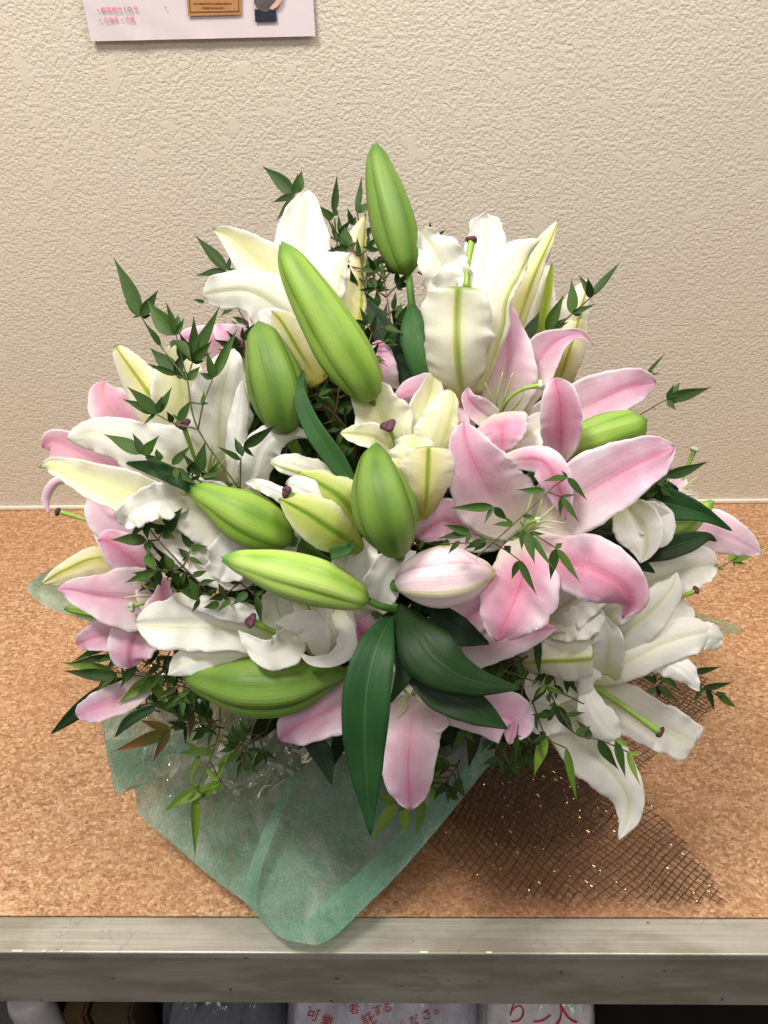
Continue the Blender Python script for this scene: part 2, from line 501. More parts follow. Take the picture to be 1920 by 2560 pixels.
def metal_mat(name, a, b, metallic, rough, stains=True):
    t = NT(name)
    obj = t.n('TexCoord', out=3)
    br = t.noise(t.scalev(obj, (6.0, 500.0, 500.0)), 1.0, 3.0, 0.7)
    blot = t.noise(t.scalev(obj, (1.0, 3.0, 3.0)), 9.0, 4.0, 0.6)
    col = t.mix(t.smooth(br, 0.25, 0.75), a, b)
    col = t.mix(t.math('MULTIPLY', t.smooth(blot, 0.40, 0.64), 0.6), col, (a[0] * 0.62, a[1] * 0.56, a[2] * 0.46))
    if stains:
        ln = t.noise(t.scalev(obj, (14.0, 8.0, 8.0)), 1.0, 4.0, 0.55, dist=1.2)
        band = t.smooth(t.math('ABSOLUTE', t.math('SUBTRACT', ln, 0.5)), 0.010, 0.0)
        gate = t.smooth(t.noise(obj, 5.0, 1.0), 0.52, 0.62)
        col = t.mix(t.math('MULTIPLY', t.math('MULTIPLY', band, gate), 0.28), col, lin(52, 66, 76))
        spk = t.noise(obj, 90.0, 1.0)
        col = t.mix(t.math('MULTIPLY', t.smooth(spk, 0.76, 0.79), 0.8), col, lin(40, 36, 30))
    scr = t.noise(t.scalev(obj, (2.0, 900.0, 900.0)), 1.0, 1.0)
    col = t.mix(t.math('MULTIPLY', t.smooth(scr, 0.74, 0.80), 0.5), col, tuple(min(1, x * 1.7) for x in b))
    r = t.math('ADD', rough, t.math('MULTIPLY', blot, 0.18))
    pr = t.principled(Base_Color=col, Roughness=r, Metallic=metallic, Normal=t.bump(br, 0.12, 0.0004))
    return t.done(pr)


M['wall'] = wall_mat()
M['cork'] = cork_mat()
M['strip'] = metal_mat('worn_aluminium', lin(154, 149, 138), lin(180, 175, 164), 0.22, 0.20)
M['face'] = metal_mat('brushed_grey_face', lin(142, 136, 125), lin(160, 153, 142), 0.05, 0.45)
M['caulk'] = plain_mat('white_caulk', lin(226, 214, 196), 0.5, 0.06, 80)
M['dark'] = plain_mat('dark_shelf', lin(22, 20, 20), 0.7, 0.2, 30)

wall = mesh_obj('wall', *box_geo(-1.6, 1.6, WALL_Y, WALL_Y + 0.06, -0.9, 2.0), [M['wall']], smooth=False)
tag(wall, 'beige rough stucco wall behind the bouquet', 'wall', kind='structure')
ck = bevel_box('skirting_bead', -1.6, 1.6, WALL_Y - 0.006, WALL_Y, 0.0005, 0.007, M['caulk'], bev=0.0018)
tag(ck, 'thin white sealant bead where wall meets counter', 'trim', kind='structure')
counter = thing('counter', 'cork topped counter with worn grey metal front edge', 'counter', (0, 0.75, -0.106))
C0 = Vector((0, 0.75, -0.106))


def rel(o, base):               # make a world-space mesh a part of a thing at base
    o.data.transform(Matrix.Translation(-Vector(base)))
    return o


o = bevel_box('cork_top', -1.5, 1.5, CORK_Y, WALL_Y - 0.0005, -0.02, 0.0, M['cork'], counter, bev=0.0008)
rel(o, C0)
o = bevel_box('edge_strip', -1.5, 1.5, EDGE_Y, CORK_Y - 0.0006, -0.012, -0.0006, M['strip'], counter, bev=0.0016, seg=3)
rel(o, C0)
o = bevel_box('front_panel', -1.5, 1.5, EDGE_Y + 0.0012, EDGE_Y + 0.021, FACE_Z, -0.0125, M['face'], counter, bev=0.0012)
rel(o, C0)
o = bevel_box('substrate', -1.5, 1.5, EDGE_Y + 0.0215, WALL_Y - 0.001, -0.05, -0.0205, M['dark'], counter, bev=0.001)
rel(o, C0)
# chips of white filler on the front arris
for px, w in ((45, 26), (112, 8), (155, 6), (1060, 20), (1222, 14)):
    a = PH(px, 2374, 0.0)
    o = bevel_box('chip', a.x - w * 0.0002, a.x + w * 0.0002, EDGE_Y + 0.0004, EDGE_Y + 0.0022, -0.0009, 0.0003, M['caulk'], counter, bev=0.0003)
    rel(o, C0)
# dark floor and back of the shelf space under the counter
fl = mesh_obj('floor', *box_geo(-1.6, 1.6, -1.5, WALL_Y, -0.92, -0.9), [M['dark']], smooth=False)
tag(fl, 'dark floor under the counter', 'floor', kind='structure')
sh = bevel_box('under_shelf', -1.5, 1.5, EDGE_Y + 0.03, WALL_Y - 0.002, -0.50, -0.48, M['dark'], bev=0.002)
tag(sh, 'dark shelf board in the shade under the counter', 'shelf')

# ------------------------------------------------------------------ notice sheet on the wall
M['paper'] = plain_mat('notice_paper', lin(214, 202, 206), 0.45, 0.03, 14, bump=0.6)
M['ink_pink'] = plain_mat('ink_pink', lin(206, 70, 110), 0.6, 0.06)
M['ink_grey'] = plain_mat('ink_grey', lin(120, 104, 116), 0.6, 0.06)
M['kraft'] = plain_mat('kraft_print', lin(178, 128, 82), 0.6, 0.08, 200)
M['ink_brown'] = plain_mat('ink_brown', lin(120, 74, 34), 0.6, 0.06)
M['shirt'] = plain_mat('print_grey_shirt', lin(86, 80, 80), 0.6, 0.2, 120)
M['jeans'] = plain_mat('print_jeans', lin(34, 40, 52), 0.6, 0.25, 150)
M['skin'] = plain_mat('print_skin', lin(214, 176, 154), 0.6, 0.06)
PO = PW(508, 95, 0.004)
poster = thing('notice_sheet', 'white paper notice with pink lettering taped high on the wall', 'poster', PO)
gx0, gx1, gz0, gz1 = PW(229, 100, 0.003).x, PW(789, 90, 0.003).x, PW(500, 96, 0.003).z, 0.86
V, Fc = [], []
nx, nz = 28, 20
for j in range(nz + 1):
    for i in range(nx + 1):
        x, z = gx0 + (gx1 - gx0) * i / nx, gz0 + (gz1 - gz0) * j / nz
        cr = 0.0012 * math.exp(-((x - gx0) * 0.8 + (z - gz0) - 0.045) ** 2 / 0.00004) + 0.0008 * math.exp(-((x - gx0) * 0.45 + (z - gz0) - 0.06) ** 2 / 0.00003)
        V.append(Vector((x, WALL_Y - 0.0045 - cr - 0.002 * (1 - j / nz) ** 4, z)))
nf = len(V)
V += [v + Vector((0, 0.0004, 0)) for v in V]
for j in range(nz):
    for i in range(nx):
        a = j * (nx + 1) + i
        Fc.append((a, a + 1, a + nx + 2, a + nx + 1))
        Fc.append((nf + a, nf + a + nx + 1, nf + a + nx + 2, nf + a + 1))
mesh_obj('sheet', V, Fc, [M['paper']], poster, origin=PO)
INK = 0.0082


def wpoly(name, pix, mat, off, thick=0.0003):
    pts = [PW(x, y, off) for x, y in pix]
    n = len(pts)
    V = pts + [p + Vector((0, thick, 0)) for p in pts]
    Fc = [tuple(range(n))] + [tuple(range(2 * n - 1, n - 1, -1))] + [(i, i + n, (i + 1) % n + n, (i + 1) % n) for i in range(n)]
    return mesh_obj(name, V, Fc, [mat], poster, smooth=False, origin=PO)


def text_mesh(body, size):
    cu = bpy.data.curves.new('t', 'FONT')
    cu.body, cu.size, cu.fill_mode = body, size, 'FRONT'
    cu.offset = 0.0
    to = bpy.data.objects.new('t', cu)
    COL.objects.link(to)
    bpy.context.view_layer.update()
    dg = bpy.context.evaluated_depsgraph_get()
    me = bpy.data.meshes.new_from_object(to.evaluated_get(dg))
    COL.objects.unlink(to)
    bpy.data.objects.remove(to)
    return me


def wtext(body, x, y, hpx, wpx, mat, off=INK):
    """flat printed line on the notice; (x, y) = lower left pixel, hpx = glyph height, wpx = line width"""
    a, b = PW(x, y, off), PW(x, y - hpx, off)
    me = text_mesh(body, 1.0)
    co = np.array([v.co[:] for v in me.vertices])
    lo, hi = co.min(0), co.max(0)
    ww = (PW(x + wpx, y, off) - a).x
    for v in me.vertices:
        fx, fy = (v.co.x - lo[0]) / (hi[0] - lo[0]), (v.co.y - lo[1]) / (hi[1] - lo[1])
        v.co = (a.x + fx * ww - PO.x, a.y - PO.y, a.z + fy * (b.z - a.z) - PO.z)
    me.materials.append(mat)
    o = bpy.data.objects.new('lettering', me)
    COL.objects.link(o)
    o.parent = poster
    return o


wtext('観葉植物', 253, 31, 13, 53, M['ink_pink'])
wtext('10', 312, 29, 12, 18, M['ink_grey'])
wtext('号', 334, 28, 12, 12, M['ink_pink'])
wtext('北海道', 260, 56, 13, 37, M['ink_pink'])
wtext('沖縄', 312, 55, 13, 25, M['ink_pink'])
for x, y in ((245, 25), (250, 50), (304, 49)):
    wpoly('dot', [(x - 1.6, y - 1.6), (x + 1.6, y - 1.6), (x + 1.6, y + 1.6), (x - 1.6, y + 1.6)], M['ink_grey'], INK)
wpoly('dot', [(412, 17), (415, 17), (415, 21), (412, 21)], M['ink_grey'], INK)
wpoly('kraft_label', [(463, -60), (601, -60), (603, 36), (470, 40)], M['kraft'], INK)
for a, b in (((472, -40), (475, 30)), ((475, 30), (597, 28)), ((597, 28), (594, -40))):
    d = Vector((b[0] - a[0], b[1] - a[1])).normalized() * 1.0
    q = Vector((-d.y, d.x))
    wpoly('border_line', [(a[0] + q.x, a[1] + q.y), (b[0] + q.x, b[1] + q.y), (b[0] - q.x, b[1] - q.y), (a[0] - q.x, a[1] - q.y)], M['ink_brown'], INK + 0.0005)
# two lines of small print that cannot be read in the photograph: rows of tiny ink marks
random.seed(3)
for y, x0, x1 in ((9, 484, 580), (20, 506, 562)):
    x = x0
    while x < x1:
        w = random.uniform(2.0, 5.0)
        wpoly('small_print', [(x, y - random.uniform(1.4, 2.6)), (x + w, y - random.uniform(1.4, 2.6)), (x + w, y + 1.6), (x, y + 1.6)], M['ink_brown'], INK + 0.0005)
        x += w + random.uniform(1.0, 2.5)
wpoly('printed_trousers', [(636, 22), (664, 30), (690, 26), (692, 54), (638, 55)], M['jeans'], INK)
wpoly('printed_shirt', [(637, -30), (695, -30), (690, 4), (686, 22), (664, 31), (645, 24), (635, 8)], M['shirt'], INK + 0.0005)
wpoly('printed_arm', [(696, -20), (708, -20), (704, 2), (694, 16), (682, 24), (673, 22), (679, 14), (688, 4)], M['skin'], INK + 0.001)

# ------------------------------------------------------------------ things under the counter
def bag_mat(name, col, alpha):
    t = NT(name)
    obj = t.n('TexCoord', out=3)
    nz = t.noise(t.scalev(obj, (1.0, 0.35, 1.0)), 40.0, 3.0, 0.6, dist=0.8)
    c = t.mix(t.smooth(nz, 0.35, 0.7), tuple(x * 0.8 for x in col), col)
    pr = t.principled(Base_Color=c, Roughness=0.16, Normal=t.bump(nz, 0.8, 0.006))
    tr = t.n('BsdfTransparent')
    return t.done(t.n('MixShader', {0: alpha, 1: tr, 2: pr}))


M['bag_clear'] = bag_mat('plastic_bag_clear', lin(206, 200, 212), 0.85)
M['bag_white'] = bag_mat('plastic_bag_white', lin(226, 222, 224), 0.94)
M['bag_grey'] = bag_mat('plastic_bag_grey', lin(104, 106, 114), 0.85)
M['ink_red'] = plain_mat('ink_red', lin(186, 28, 44), 0.4, 0.1)


def bag_h(x, y, cx, cy, rx, ry, z0, hh, sd):
    r = ((x - cx) / rx) ** 4 + ((y - cy) / ry) ** 4
    fold = mnoise.noise(Vector((x * 26 + sd, y * 9, sd))) * 0.020 + abs(mnoise.noise(Vector((x * 55 - y * 20, y * 12, sd + 4)))) * 0.018
    return z0 + hh * (1 - min(1, r)) ** 0.5 + fold


def bag(label, x0, x1, ytop, mat, sd):
    zb = -0.25
    a, b = PH(x0, 2525, zb), PH(x1, 2525, zb)
    cx, rx = (a.x + b.x) / 2, (b.x - a.x) / 2
    cy, ry = 0.53, 0.125
    par = (cx, cy, rx, ry, -0.36, 0.13, sd)
    n = 44
    V, Fc = [], []
    for j in range(n + 1):
        for i in range(n + 1):
            x, y = cx + rx * (2 * i / n - 1), cy + ry * (2 * j / n - 1)
            V.append(Vector((x, y, bag_h(x, y, *par))))
    top = len(V)
    for j in range(n + 1):
        for i in range(n + 1):
            x, y = cx + rx * 0.92 * (2 * i / n - 1), cy + ry * 0.92 * (2 * j / n - 1)
            V.append(Vector((x, y, -0.4795)))
    for j in range(n):
        for i in range(n):
            q = j * (n + 1) + i
            Fc.append((q, q + 1, q + n + 2, q + n + 1))
    ring = [i for i in range(n + 1)] + [(j + 1) * (n + 1) - 1 for j in range(1, n + 1)] + [n * (n + 1) + i for i in range(n - 1, -1, -1)] + [j * (n + 1) for j in range(n - 1, 0, -1)]
    for k in range(len(ring)):
        p, q = ring[k], ring[(k + 1) % len(ring)]
        Fc.append((q, p, p + top, q + top))
    base = Vector((cx, cy, -0.4795))
    t = thing('plastic_bag', label, 'bag', base)
    mesh_obj('film', V, Fc, [mat], t, origin=base)
    return t, par, base


def bag_print(t, par, base, body, px, py, size, ang, stretch=1.0):
    me = text_mesh(body, 1.0)
    co = np.array([v.co[:] for v in me.vertices])
    c = (co.min(0) + co.max(0)) / 2
    ca, sa = math.cos(math.radians(ang)), math.sin(math.radians(ang))
    for v in me.vertices:
        lx, ly = (v.co.x - c[0]) * size * stretch, (v.co.y - c[1]) * size
        x, y = px + lx * ca - ly * sa, py + lx * sa + ly * ca
        p = PH(x, 2560 - (y - 0), -0.24)      # direction only; height follows the bag
        for _ in range(4):
            h = bag_h(p.x, p.y, *par)
            p = PH(x, 2560 - y, h + 0.002)
        v.co = p - base
    me.materials.append(M['ink_red'])
    o = bpy.data.objects.new('lettering', me)
    COL.objects.link(o)
    o.parent = t


bt, bp, bb = bag('clear rubbish bag with red lettering under the counter middle', 690, 1215, 2510, M['bag_clear'], 1.3)
bag_print(bt, bp, bb, '可', 782, 24, 36, -18)
bag_print(bt, bp, bb, '業', 817, 6, 34, -14)
bag_print(bt, bp, bb, '者', 884, 38, 30, 8)
bag_print(bt, bp, bb, '託', 921, 12, 36, 24)
bag_print(bt, bp, bb, 'す', 944, 34, 30, 14)
bag_print(bt, bp, bb, 'る', 967, 40, 28, 8)
bag_print(bt, bp, bb, 'く', 1004, -4, 26, 16)
bag_print(bt, bp, bb, 'だ', 1035, 10, 28, 18)
bag_print(bt, bp, bb, 'さ', 1066, 24, 30, 20)
bag_print(bt, bp, bb, '。', 1092, 30, 40, 0)
bt, bp, bb = bag('white plastic bag with bold red print beside the clear bag', 1200, 1515, 2510, M['bag_white'], 7.7)
bag_print(bt, bp, bb, 'り', 1292, 26, 60, -14)
bag_print(bt, bp, bb, 'ノ', 1355, 14, 50, -30)
bag_print(bt, bp, bb, '人', 1408, 26, 70, 12)
bag('dull grey plastic bag in shade left of the lettered bag', 370, 705, 2510, M['bag_grey'], 3.1)


def lean_panel(name, label, cat, pix, zt, depth, mat):
    a, b = PH(pix[0], 2540, zt), PH(pix[1], 2540, zt)
    bm = bmesh.new()
    v, f = box_geo(a.x, b.x, a.y, a.y + depth, -0.4795, zt)
    vs = [bm.verts.new(q) for q in v]
    for q in vs[4:]:
        q.co.x += 0.012
    for q in f:
        bm.faces.new([vs[i] for i in q])
    bmesh.ops.bevel(bm, geom=list(bm.edges), offset=0.004, segments=2, affect='EDGES')
    bmesh.ops.recalc_face_normals(bm, faces=list(bm.faces))
    me = bpy.data.meshes.new(name)
    bm.to_mesh(me)
    bm.free()
    me.materials.append(mat)
    o = bpy.data.objects.new(name, me)
    COL.objects.link(o)
    return tag(o, label, cat)


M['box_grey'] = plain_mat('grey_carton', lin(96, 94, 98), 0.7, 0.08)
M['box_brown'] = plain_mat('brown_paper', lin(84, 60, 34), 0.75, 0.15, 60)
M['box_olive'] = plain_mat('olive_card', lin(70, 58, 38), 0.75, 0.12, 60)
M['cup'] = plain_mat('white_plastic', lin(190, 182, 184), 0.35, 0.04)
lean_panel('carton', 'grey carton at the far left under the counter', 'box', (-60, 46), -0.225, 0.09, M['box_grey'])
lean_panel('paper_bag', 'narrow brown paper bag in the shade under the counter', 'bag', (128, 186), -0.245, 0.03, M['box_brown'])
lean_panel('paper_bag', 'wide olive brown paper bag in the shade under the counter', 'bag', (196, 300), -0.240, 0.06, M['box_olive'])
cb = PH(40, 2562, -0.20)
V, Fc, U = [], [], []
prof = [(0.0, 0.0), (0.018, 0.0), (0.022, -0.004), (0.024, -0.016), (0.028, -0.15), (0.024, -0.28), (0.0, -0.2795)]
for i, (r, z) in enumerate(prof):
    for k in range(20):
        an = 2 * math.pi * k / 20
        V.append(Vector((r * math.cos(an), r * math.sin(an) * 0.9, z)))
for i in range(len(prof) - 1):
    for k in range(20):
        Fc.append((i * 20 + k, i * 20 + (k + 1) % 20, (i + 1) * 20 + (k + 1) % 20, (i + 1) * 20 + k))
o = mesh_obj('plastic_bottle', V, Fc, [M['cup']])
o.location = (cb.x, cb.y + 0.03, -0.20)
tag(o, 'white rounded plastic bottle top below the counter at far left', 'bottle')

# ------------------------------------------------------------------ flower builders
def petal_geo(pts, z0, cup=0.25, ruf=0.05, roll=0.0, rib=0.0, crease=0.05, seed=0, nu=38, nv=16, thick=0.0004, tipr=0.86, o=0.0, cup2=None):
    """pts rows (x, y, half width px, cm towards the lens); returns verts, faces, uvs, material indices"""
    rng = random.Random(seed)
    rows = []
    pts = [tuple(q) for q in pts]
    if tipr < 0.96 and pts[-1][2] >= 14:
        pts[-1] = (pts[-1][0], pts[-1][1], max(pts[-1][2], 0.55 * pts[-2][2]), pts[-1][3])
    for x, y, w, d in pts:
        z = z0 - (d + o) * 0.01
        p = P(x, y, z)
        rows.append((*p, (1.07 if tipr < 0.96 else 1.0) * w * z / F_PX))
    R_ = catmull(rows, nu)
    ph = [rng.uniform(0, 6.28) for _ in range(6)]
    f1 = rng.uniform(2.6, 3.8)
    frill = 0.0 if tipr > 0.96 else (0.035 + 0.55 * ruf)
    tw, asym, lob = rng.uniform(-11, 11), rng.uniform(-0.14, 0.14), rng.uniform(0.5, 1.5)
    if tipr > 0.96:
        tw *= 0.5
    wmax = max(r[3] for r in R_)
    Ft, Bk, UV = [], [], []
    prev = None
    for i in range(nu):
        u = i / (nu - 1)
        p = Vector(R_[i][:3])
        t = Vector(R_[min(i + 1, nu - 1)][:3]) - Vector(R_[max(i - 1, 0)][:3])
        t.normalize()
        v = (CAM - p).normalized()
        s = t.cross(v)
        if s.length < 0.25 and prev is not None:
            s = prev
        s = (s - t * s.dot(t)).normalized()
        if prev is not None and s.dot(prev) < 0:
            s = -s
        if prev is not None:
            s = (s * 0.6 + prev * 0.4)
            s = (s - t * s.dot(t)).normalized()
        prev = s
        n = s.cross(t)
        if n.dot(v) < 0:
            n = -n
        rr = math.radians(roll + tw * (u - 0.4))
        s2 = s * math.cos(rr) + n * math.sin(rr)
        n2 = n * math.cos(rr) - s * math.sin(rr)
        w = max(0.0004, R_[i][3]) / max(0.4, math.cos(rr))
        if u > tipr:
            k = (u - tipr) / (1 - tipr)
            w *= max(0.10, math.sqrt(max(0.0, 1 - k * k)) * 0.9 + 0.1 * (1 - k))
        w *= 0.7 + 0.3 * sstep(0.0, 0.10, u)
        env = sstep(0.05, 0.4, u)
        cu = cup * (1.15 - 0.45 * u) if cup2 is None else cup + (cup2 - cup) * sstep(0.35, 1.0, u)
        for j in range(nv + 1):
            q = 2 * j / nv - 1
            sd = 0 if q < 0 else 1
            rv = abs(q) ** 2.4 * env * ruf * wmax * 2.1 * (mnoise.noise(Vector((u * 5.5 + ph[sd] * 9, sd * 5.0, ph[2]))) + 0.6 * mnoise.noise(Vector((u * 13 + ph[sd] * 9, sd * 5.0, ph[3]))))
            rv += frill * abs(q) ** 6 * env * wmax * (mnoise.noise(Vector((u * 24 + seed, sd * 7.0, 1.5))) + 0.6 * mnoise.noise(Vector((u * 52 + seed, sd * 7.0, 4.5))))
            wav = 1 + frill * 0.5 * abs(q) ** 8 * env * mnoise.noise(Vector((u * 34 + seed, sd * 3.0, 8.5))) + abs(q) ** 3 * env * (0.03 + ruf * 1.3) * mnoise.noise(Vector((u * 8 + ph[1 - sd] * 9, sd * 2.0, ph[4])))
            c = (cu + asym * (1 if q > 0 else -1)) * w * (abs(q) ** 1.7 - 0.3) - crease * w * math.exp(-(q / 0.13) ** 2)
            c += 0.05 * lob * wmax * env * mnoise.noise(Vector((u * 3.4 + seed * 3.7, q * 1.5, seed * 1.3)))
            c += 0.012 * lob * wmax * env * mnoise.noise(Vector((u * 9.0 + seed * 2.7, q * 4.5, seed * 1.9)))
            pos = p + s2 * (w * q * wav) + n2 * (c + rv)
            Ft.append(pos)
            Bk.append(pos - n2 * thick)
            if q < rib:
                vv = 0.5 * (q + 1) / (rib + 1)
            else:
                vv = 0.5 + 0.5 * (q - rib) / (1 - rib + 1e-6)
            UV.append((u, vv))
    m_ = nv + 1
    N_ = nu * m_
    V = Ft + Bk
    UV = UV + UV
    Fc, MI = [], []
    # winding so that the front sheet faces the lens
    a, b, c = V[0], V[m_], V[m_ + 1]
    for i in range(nu - 1):
        for j in range(nv):
            q = i * m_ + j
            f = (q, q + m_, q + m_ + 1, q + 1)
            if i == 0 and j == 0:
                mid = nu // 2 * m_ + nv // 2
                nn = (V[mid + m_] - V[mid]).cross(V[mid + 1] - V[mid])
                flip = nn.dot(CAM - V[mid]) < 0
            Fc.append(f[::-1] if flip else f)
            MI.append(0)
            g = tuple(N_ + k for k in f)
            Fc.append(g if flip else g[::-1])
            MI.append(1)
    rim = [i for i in range(m_)] + [i * m_ + nv for i in range(1, nu)] + [(nu - 1) * m_ + j for j in range(nv - 1, -1, -1)] + [i * m_ for i in range(nu - 2, 0, -1)]
    for k in range(len(rim)):
        p_, q_ = rim[k], rim[(k + 1) % len(rim)]
        f = (p_, p_ + N_, q_ + N_, q_)
        Fc.append(f if flip else f[::-1])
        MI.append(0)
    return V, Fc, UV, MI


PROF = [-3.0, -0.4, 0.8, 0.9, 0.0]


def full_pts(pts, prof=None):
    out = []
    n = len(pts)
    prof = prof or PROF
    for i, p in enumerate(pts):
        if len(p) == 4:
            out.append(p)
        else:
            k = i / (n - 1) * (len(prof) - 1)
            a = int(min(k, len(prof) - 2))
            out.append((*p, prof[a] + (prof[a + 1] - prof[a]) * (k - a)))
    return out


SEED = [0]
PAIR = {'white_in': 'white_out', 'cream_in': 'cream_out', 'pink_in': 'pink_out', 'pink_deep': 'pink_out', 'white_out': 'white_in',
        'cream_out': 'cream_in', 'pink_out': 'pink_in', 'pink_pale': 'pink_out', 'green_out': 'cream_in', 'rib_green': 'white_in', 'white_plain': 'white_plain'}


def add_petal(parent, base, z0, pts, mat='white_in', prof=None, name='petal', **k):
    SEED[0] += 1
    k.setdefault('seed', SEED[0])
    if mat.startswith('white'):
        k['ruf'] = k.get('ruf', 0.05) * 1.5 + 0.02
    V, Fc, UV, MI = petal_geo(full_pts(pts, prof), z0, **k)
    return mesh_obj(name, V, Fc, [M[mat], M[PAIR.get(mat, mat)]], parent, UV, MI, origin=base)


def add_leaf(parent, base, z0, pts, mat='leaf', name='leaf', prof=None, **k):
    SEED[0] += 1
    k.setdefault('seed', SEED[0])
    k.setdefault('ruf', 0.02)
    k.setdefault('cup', 0.22)
    k.setdefault('crease', 0.12)
    k.setdefault('nu', 26)
    k.setdefault('nv', 8)
    V, Fc, UV, MI = petal_geo(full_pts(pts, prof or [0.0, 0.6, 0.9, 0.6, -0.4]), z0, tipr=0.97, **k)
    return mesh_obj(name, V, Fc, [M[mat]], parent, UV, None, origin=base)


def add_stem(parent, base, start, r=0.0042, toward=None):
    a = Vector(start)
    f = FOOT + Vector((random.uniform(-0.035, 0.035), random.uniform(-0.03, 0.03), random.uniform(-0.02, 0.02)))
    d = (toward or Vector((0, 0, 0)))
    mid = a.lerp(f, 0.45) + Vector((0, 0.02, 0.03)) + d
    tube('stem', [a, mid, f], [r, r * 0.95, r], M['stem'], parent, base, 14, 8)


def add_style(parent, base, z0, pts, w=6.5, stig='stigma', sw=15, o=0.0, squash=0.7):
    """pts rows (x, y, cm); the last one carries the stigma"""
    P3 = [P(x, y, z0 - (d + o) * 0.01) for x, y, d in pts]
    s = (z0 - o * 0.01) / F_PX
    so = tube('pistil', P3, [w * 0.75 * s] + [w * 0.7 * s] * (len(P3) - 2) + [w * 1.0 * s], M['style'], parent, base, 16, 9)
    c, dirv = P3[-1], (P3[-1] - P3[-2]).normalized()
    R0 = sw * s
    a = dirv.orthogonal().normalized()
    b = dirv.cross(a)
    V, Fc = [], []
    n, mth = 18, 8
    for i in range(mth + 1):
        th = math.pi * i / mth
        for k in range(n):
            an = 2 * math.pi * k / n
            lobe = 1 + 0.16 * math.cos(3 * an) * math.sin(th)
            V.append(c + dirv * (math.cos(th) * R0 * squash * (0.8 + 0.2 * math.cos(3 * an))) + (a * math.cos(an) + b * math.sin(an)) * (R0 * math.sin(th) * lobe))
    for i in range(mth):
        for k in range(n):
            Fc.append((i * n + k, i * n + (k + 1) % n, (i + 1) * n + (k + 1) % n, (i + 1) * n + k))
    st = mesh_obj('stigma', V, Fc, [M[stig]], so, origin=base)
    return so


def add_filament(parent, base, z0, pts, w=3.2, o=0.0, mat='filament'):
    P3 = [P(x, y, z0 - (d + o) * 0.01) for x, y, d in pts]
    s = z0 / F_PX
    return tube('stamen', P3, [w * s] + [w * 0.85 * s] * (len(P3) - 2) + [w * 0.35 * s], M[mat], parent, base, 12, 6)


def lily(label, anchor, off, petals, styles=(), stamens=(), leaves=(), stem_from=None, group='lilies in the bouquet', name='lily'):
    z0 = D(*anchor) - off * 0.01
    b = P(*(stem_from or anchor), z0 + 0.03)
    t = thing(name, label, 'flower', b, group)
    for p in petals:
        p = dict(p)
        add_petal(t, b, z0, p.pop('p'), p.pop('m', 'white_in'), **p)
    for s in styles:
        s = dict(s)
        add_style(t, b, z0, s.pop('p'), **s)
    for s in stamens:
        add_filament(t, b, z0, s)
    for l in leaves:
        l = dict(l)
        add_leaf(t, b, z0, l.pop('p'), l.pop('m', 'leaf'), **l)
    add_stem(t, b, b)
    return t


def bud(label, anchor, off, pts, mat='bud', rot=20.0, stem=None, leaves=(), group='lily buds in the bouquet', split=0.0):
    """pts rows (x, y, radius px, cm) from base to tip"""
    z0 = D(*anchor) - off * 0.01
    rows = []
    pts = [tuple(q) for q in pts]
    pts[-1] = (pts[-1][0], pts[-1][1], max(pts[-1][2], 0.5 * pts[-2][2]), pts[-1][3])
    for x, y, r, d in pts:
        z = z0 - d * 0.01
        rows.append((*P(x, y, z), r * z / F_PX))
    b = Vector(rows[0][:3])
    t = thing('lily_bud', label, 'flower bud', b, group)
    nu, nv = 30, 14
    R_ = catmull(rows, nu)
    ax = Vector(R_[-1][:3]) - Vector(R_[0][:3])
    for k in range(3):
        V, UV, Fc = [], [], []
        SEED[0] += 1
        sd = SEED[0]
        for i in range(nu):
            u = i / (nu - 1)
            p = Vector(R_[i][:3])
            tg = (Vector(R_[min(i + 1, nu - 1)][:3]) - Vector(R_[max(i - 1, 0)][:3])).normalized()
            e1 = tg.cross((CAM - p).normalized()).normalized()
            e2 = e1.cross(tg).normalized()
            if e2.dot(CAM - p) < 0:
                e2 = -e2
            r = max(0.0006, R_[i][3])
            if u > 0.9:
                r *= max(0.10, math.sqrt(max(0, 1 - ((u - 0.9) / 0.102) ** 2)))
            if u < 0.05:
                r *= max(0.25, math.sqrt(max(0.02, u / 0.05)))
            for j in range(nv + 1):
                q = 2 * j / nv - 1
                dl = q * math.radians(63)
                an = math.radians(rot + 120 * k) + dl
                keel = 0.045 * math.exp(-(dl / 0.13) ** 2) - 0.034 * math.exp(-((abs(dl) - 0.30) / 0.10) ** 2)
                seam = -0.10 * sstep(0.62, 1.0, abs(q)) - (0.05 if q > 0.9 else 0.0)
                und = 0.022 * mnoise.noise(Vector((u * 3.0 + sd, q * 2, sd * 0.7)))
                rad = r * (1.0 + (keel + seam) * math.sin(math.pi * min(1, 0.12 + u * 0.9)) + und)
                hook = 0.0011 * sstep(0.95, 1.0, u) * math.cos(q * 1.5)
                V.append(p + (e1 * math.cos(an) + e2 * math.sin(an)) * (rad + hook) + tg * (0.002 * sstep(0.96, 1.0, u) * (1 - q * q)))
                UV.append((u, j / nv))
        m_ = nv + 1
        for i in range(nu - 1):
            for j in range(nv):
                q = i * m_ + j
                Fc.append((q, q + 1, q + m_ + 1, q + m_))
        mesh_obj('sepal', V, Fc, [M[mat]], t, UV, origin=b)
    if stem:
        S = [P(x, y, z0 - d * 0.01) for x, y, d in stem]
        s = z0 / F_PX
        tube('pedicel', [b] + S, [9 * s] + [10 * s] * len(S), M['stem'], t, b, 14, 9)
        add_stem(t, b, S[-1])
    else:
        add_stem(t, b, b)
    for l in leaves:
        l = dict(l)
        add_leaf(t, b, z0, l.pop('p'), l.pop('m', 'leaf'), **l)
    return t


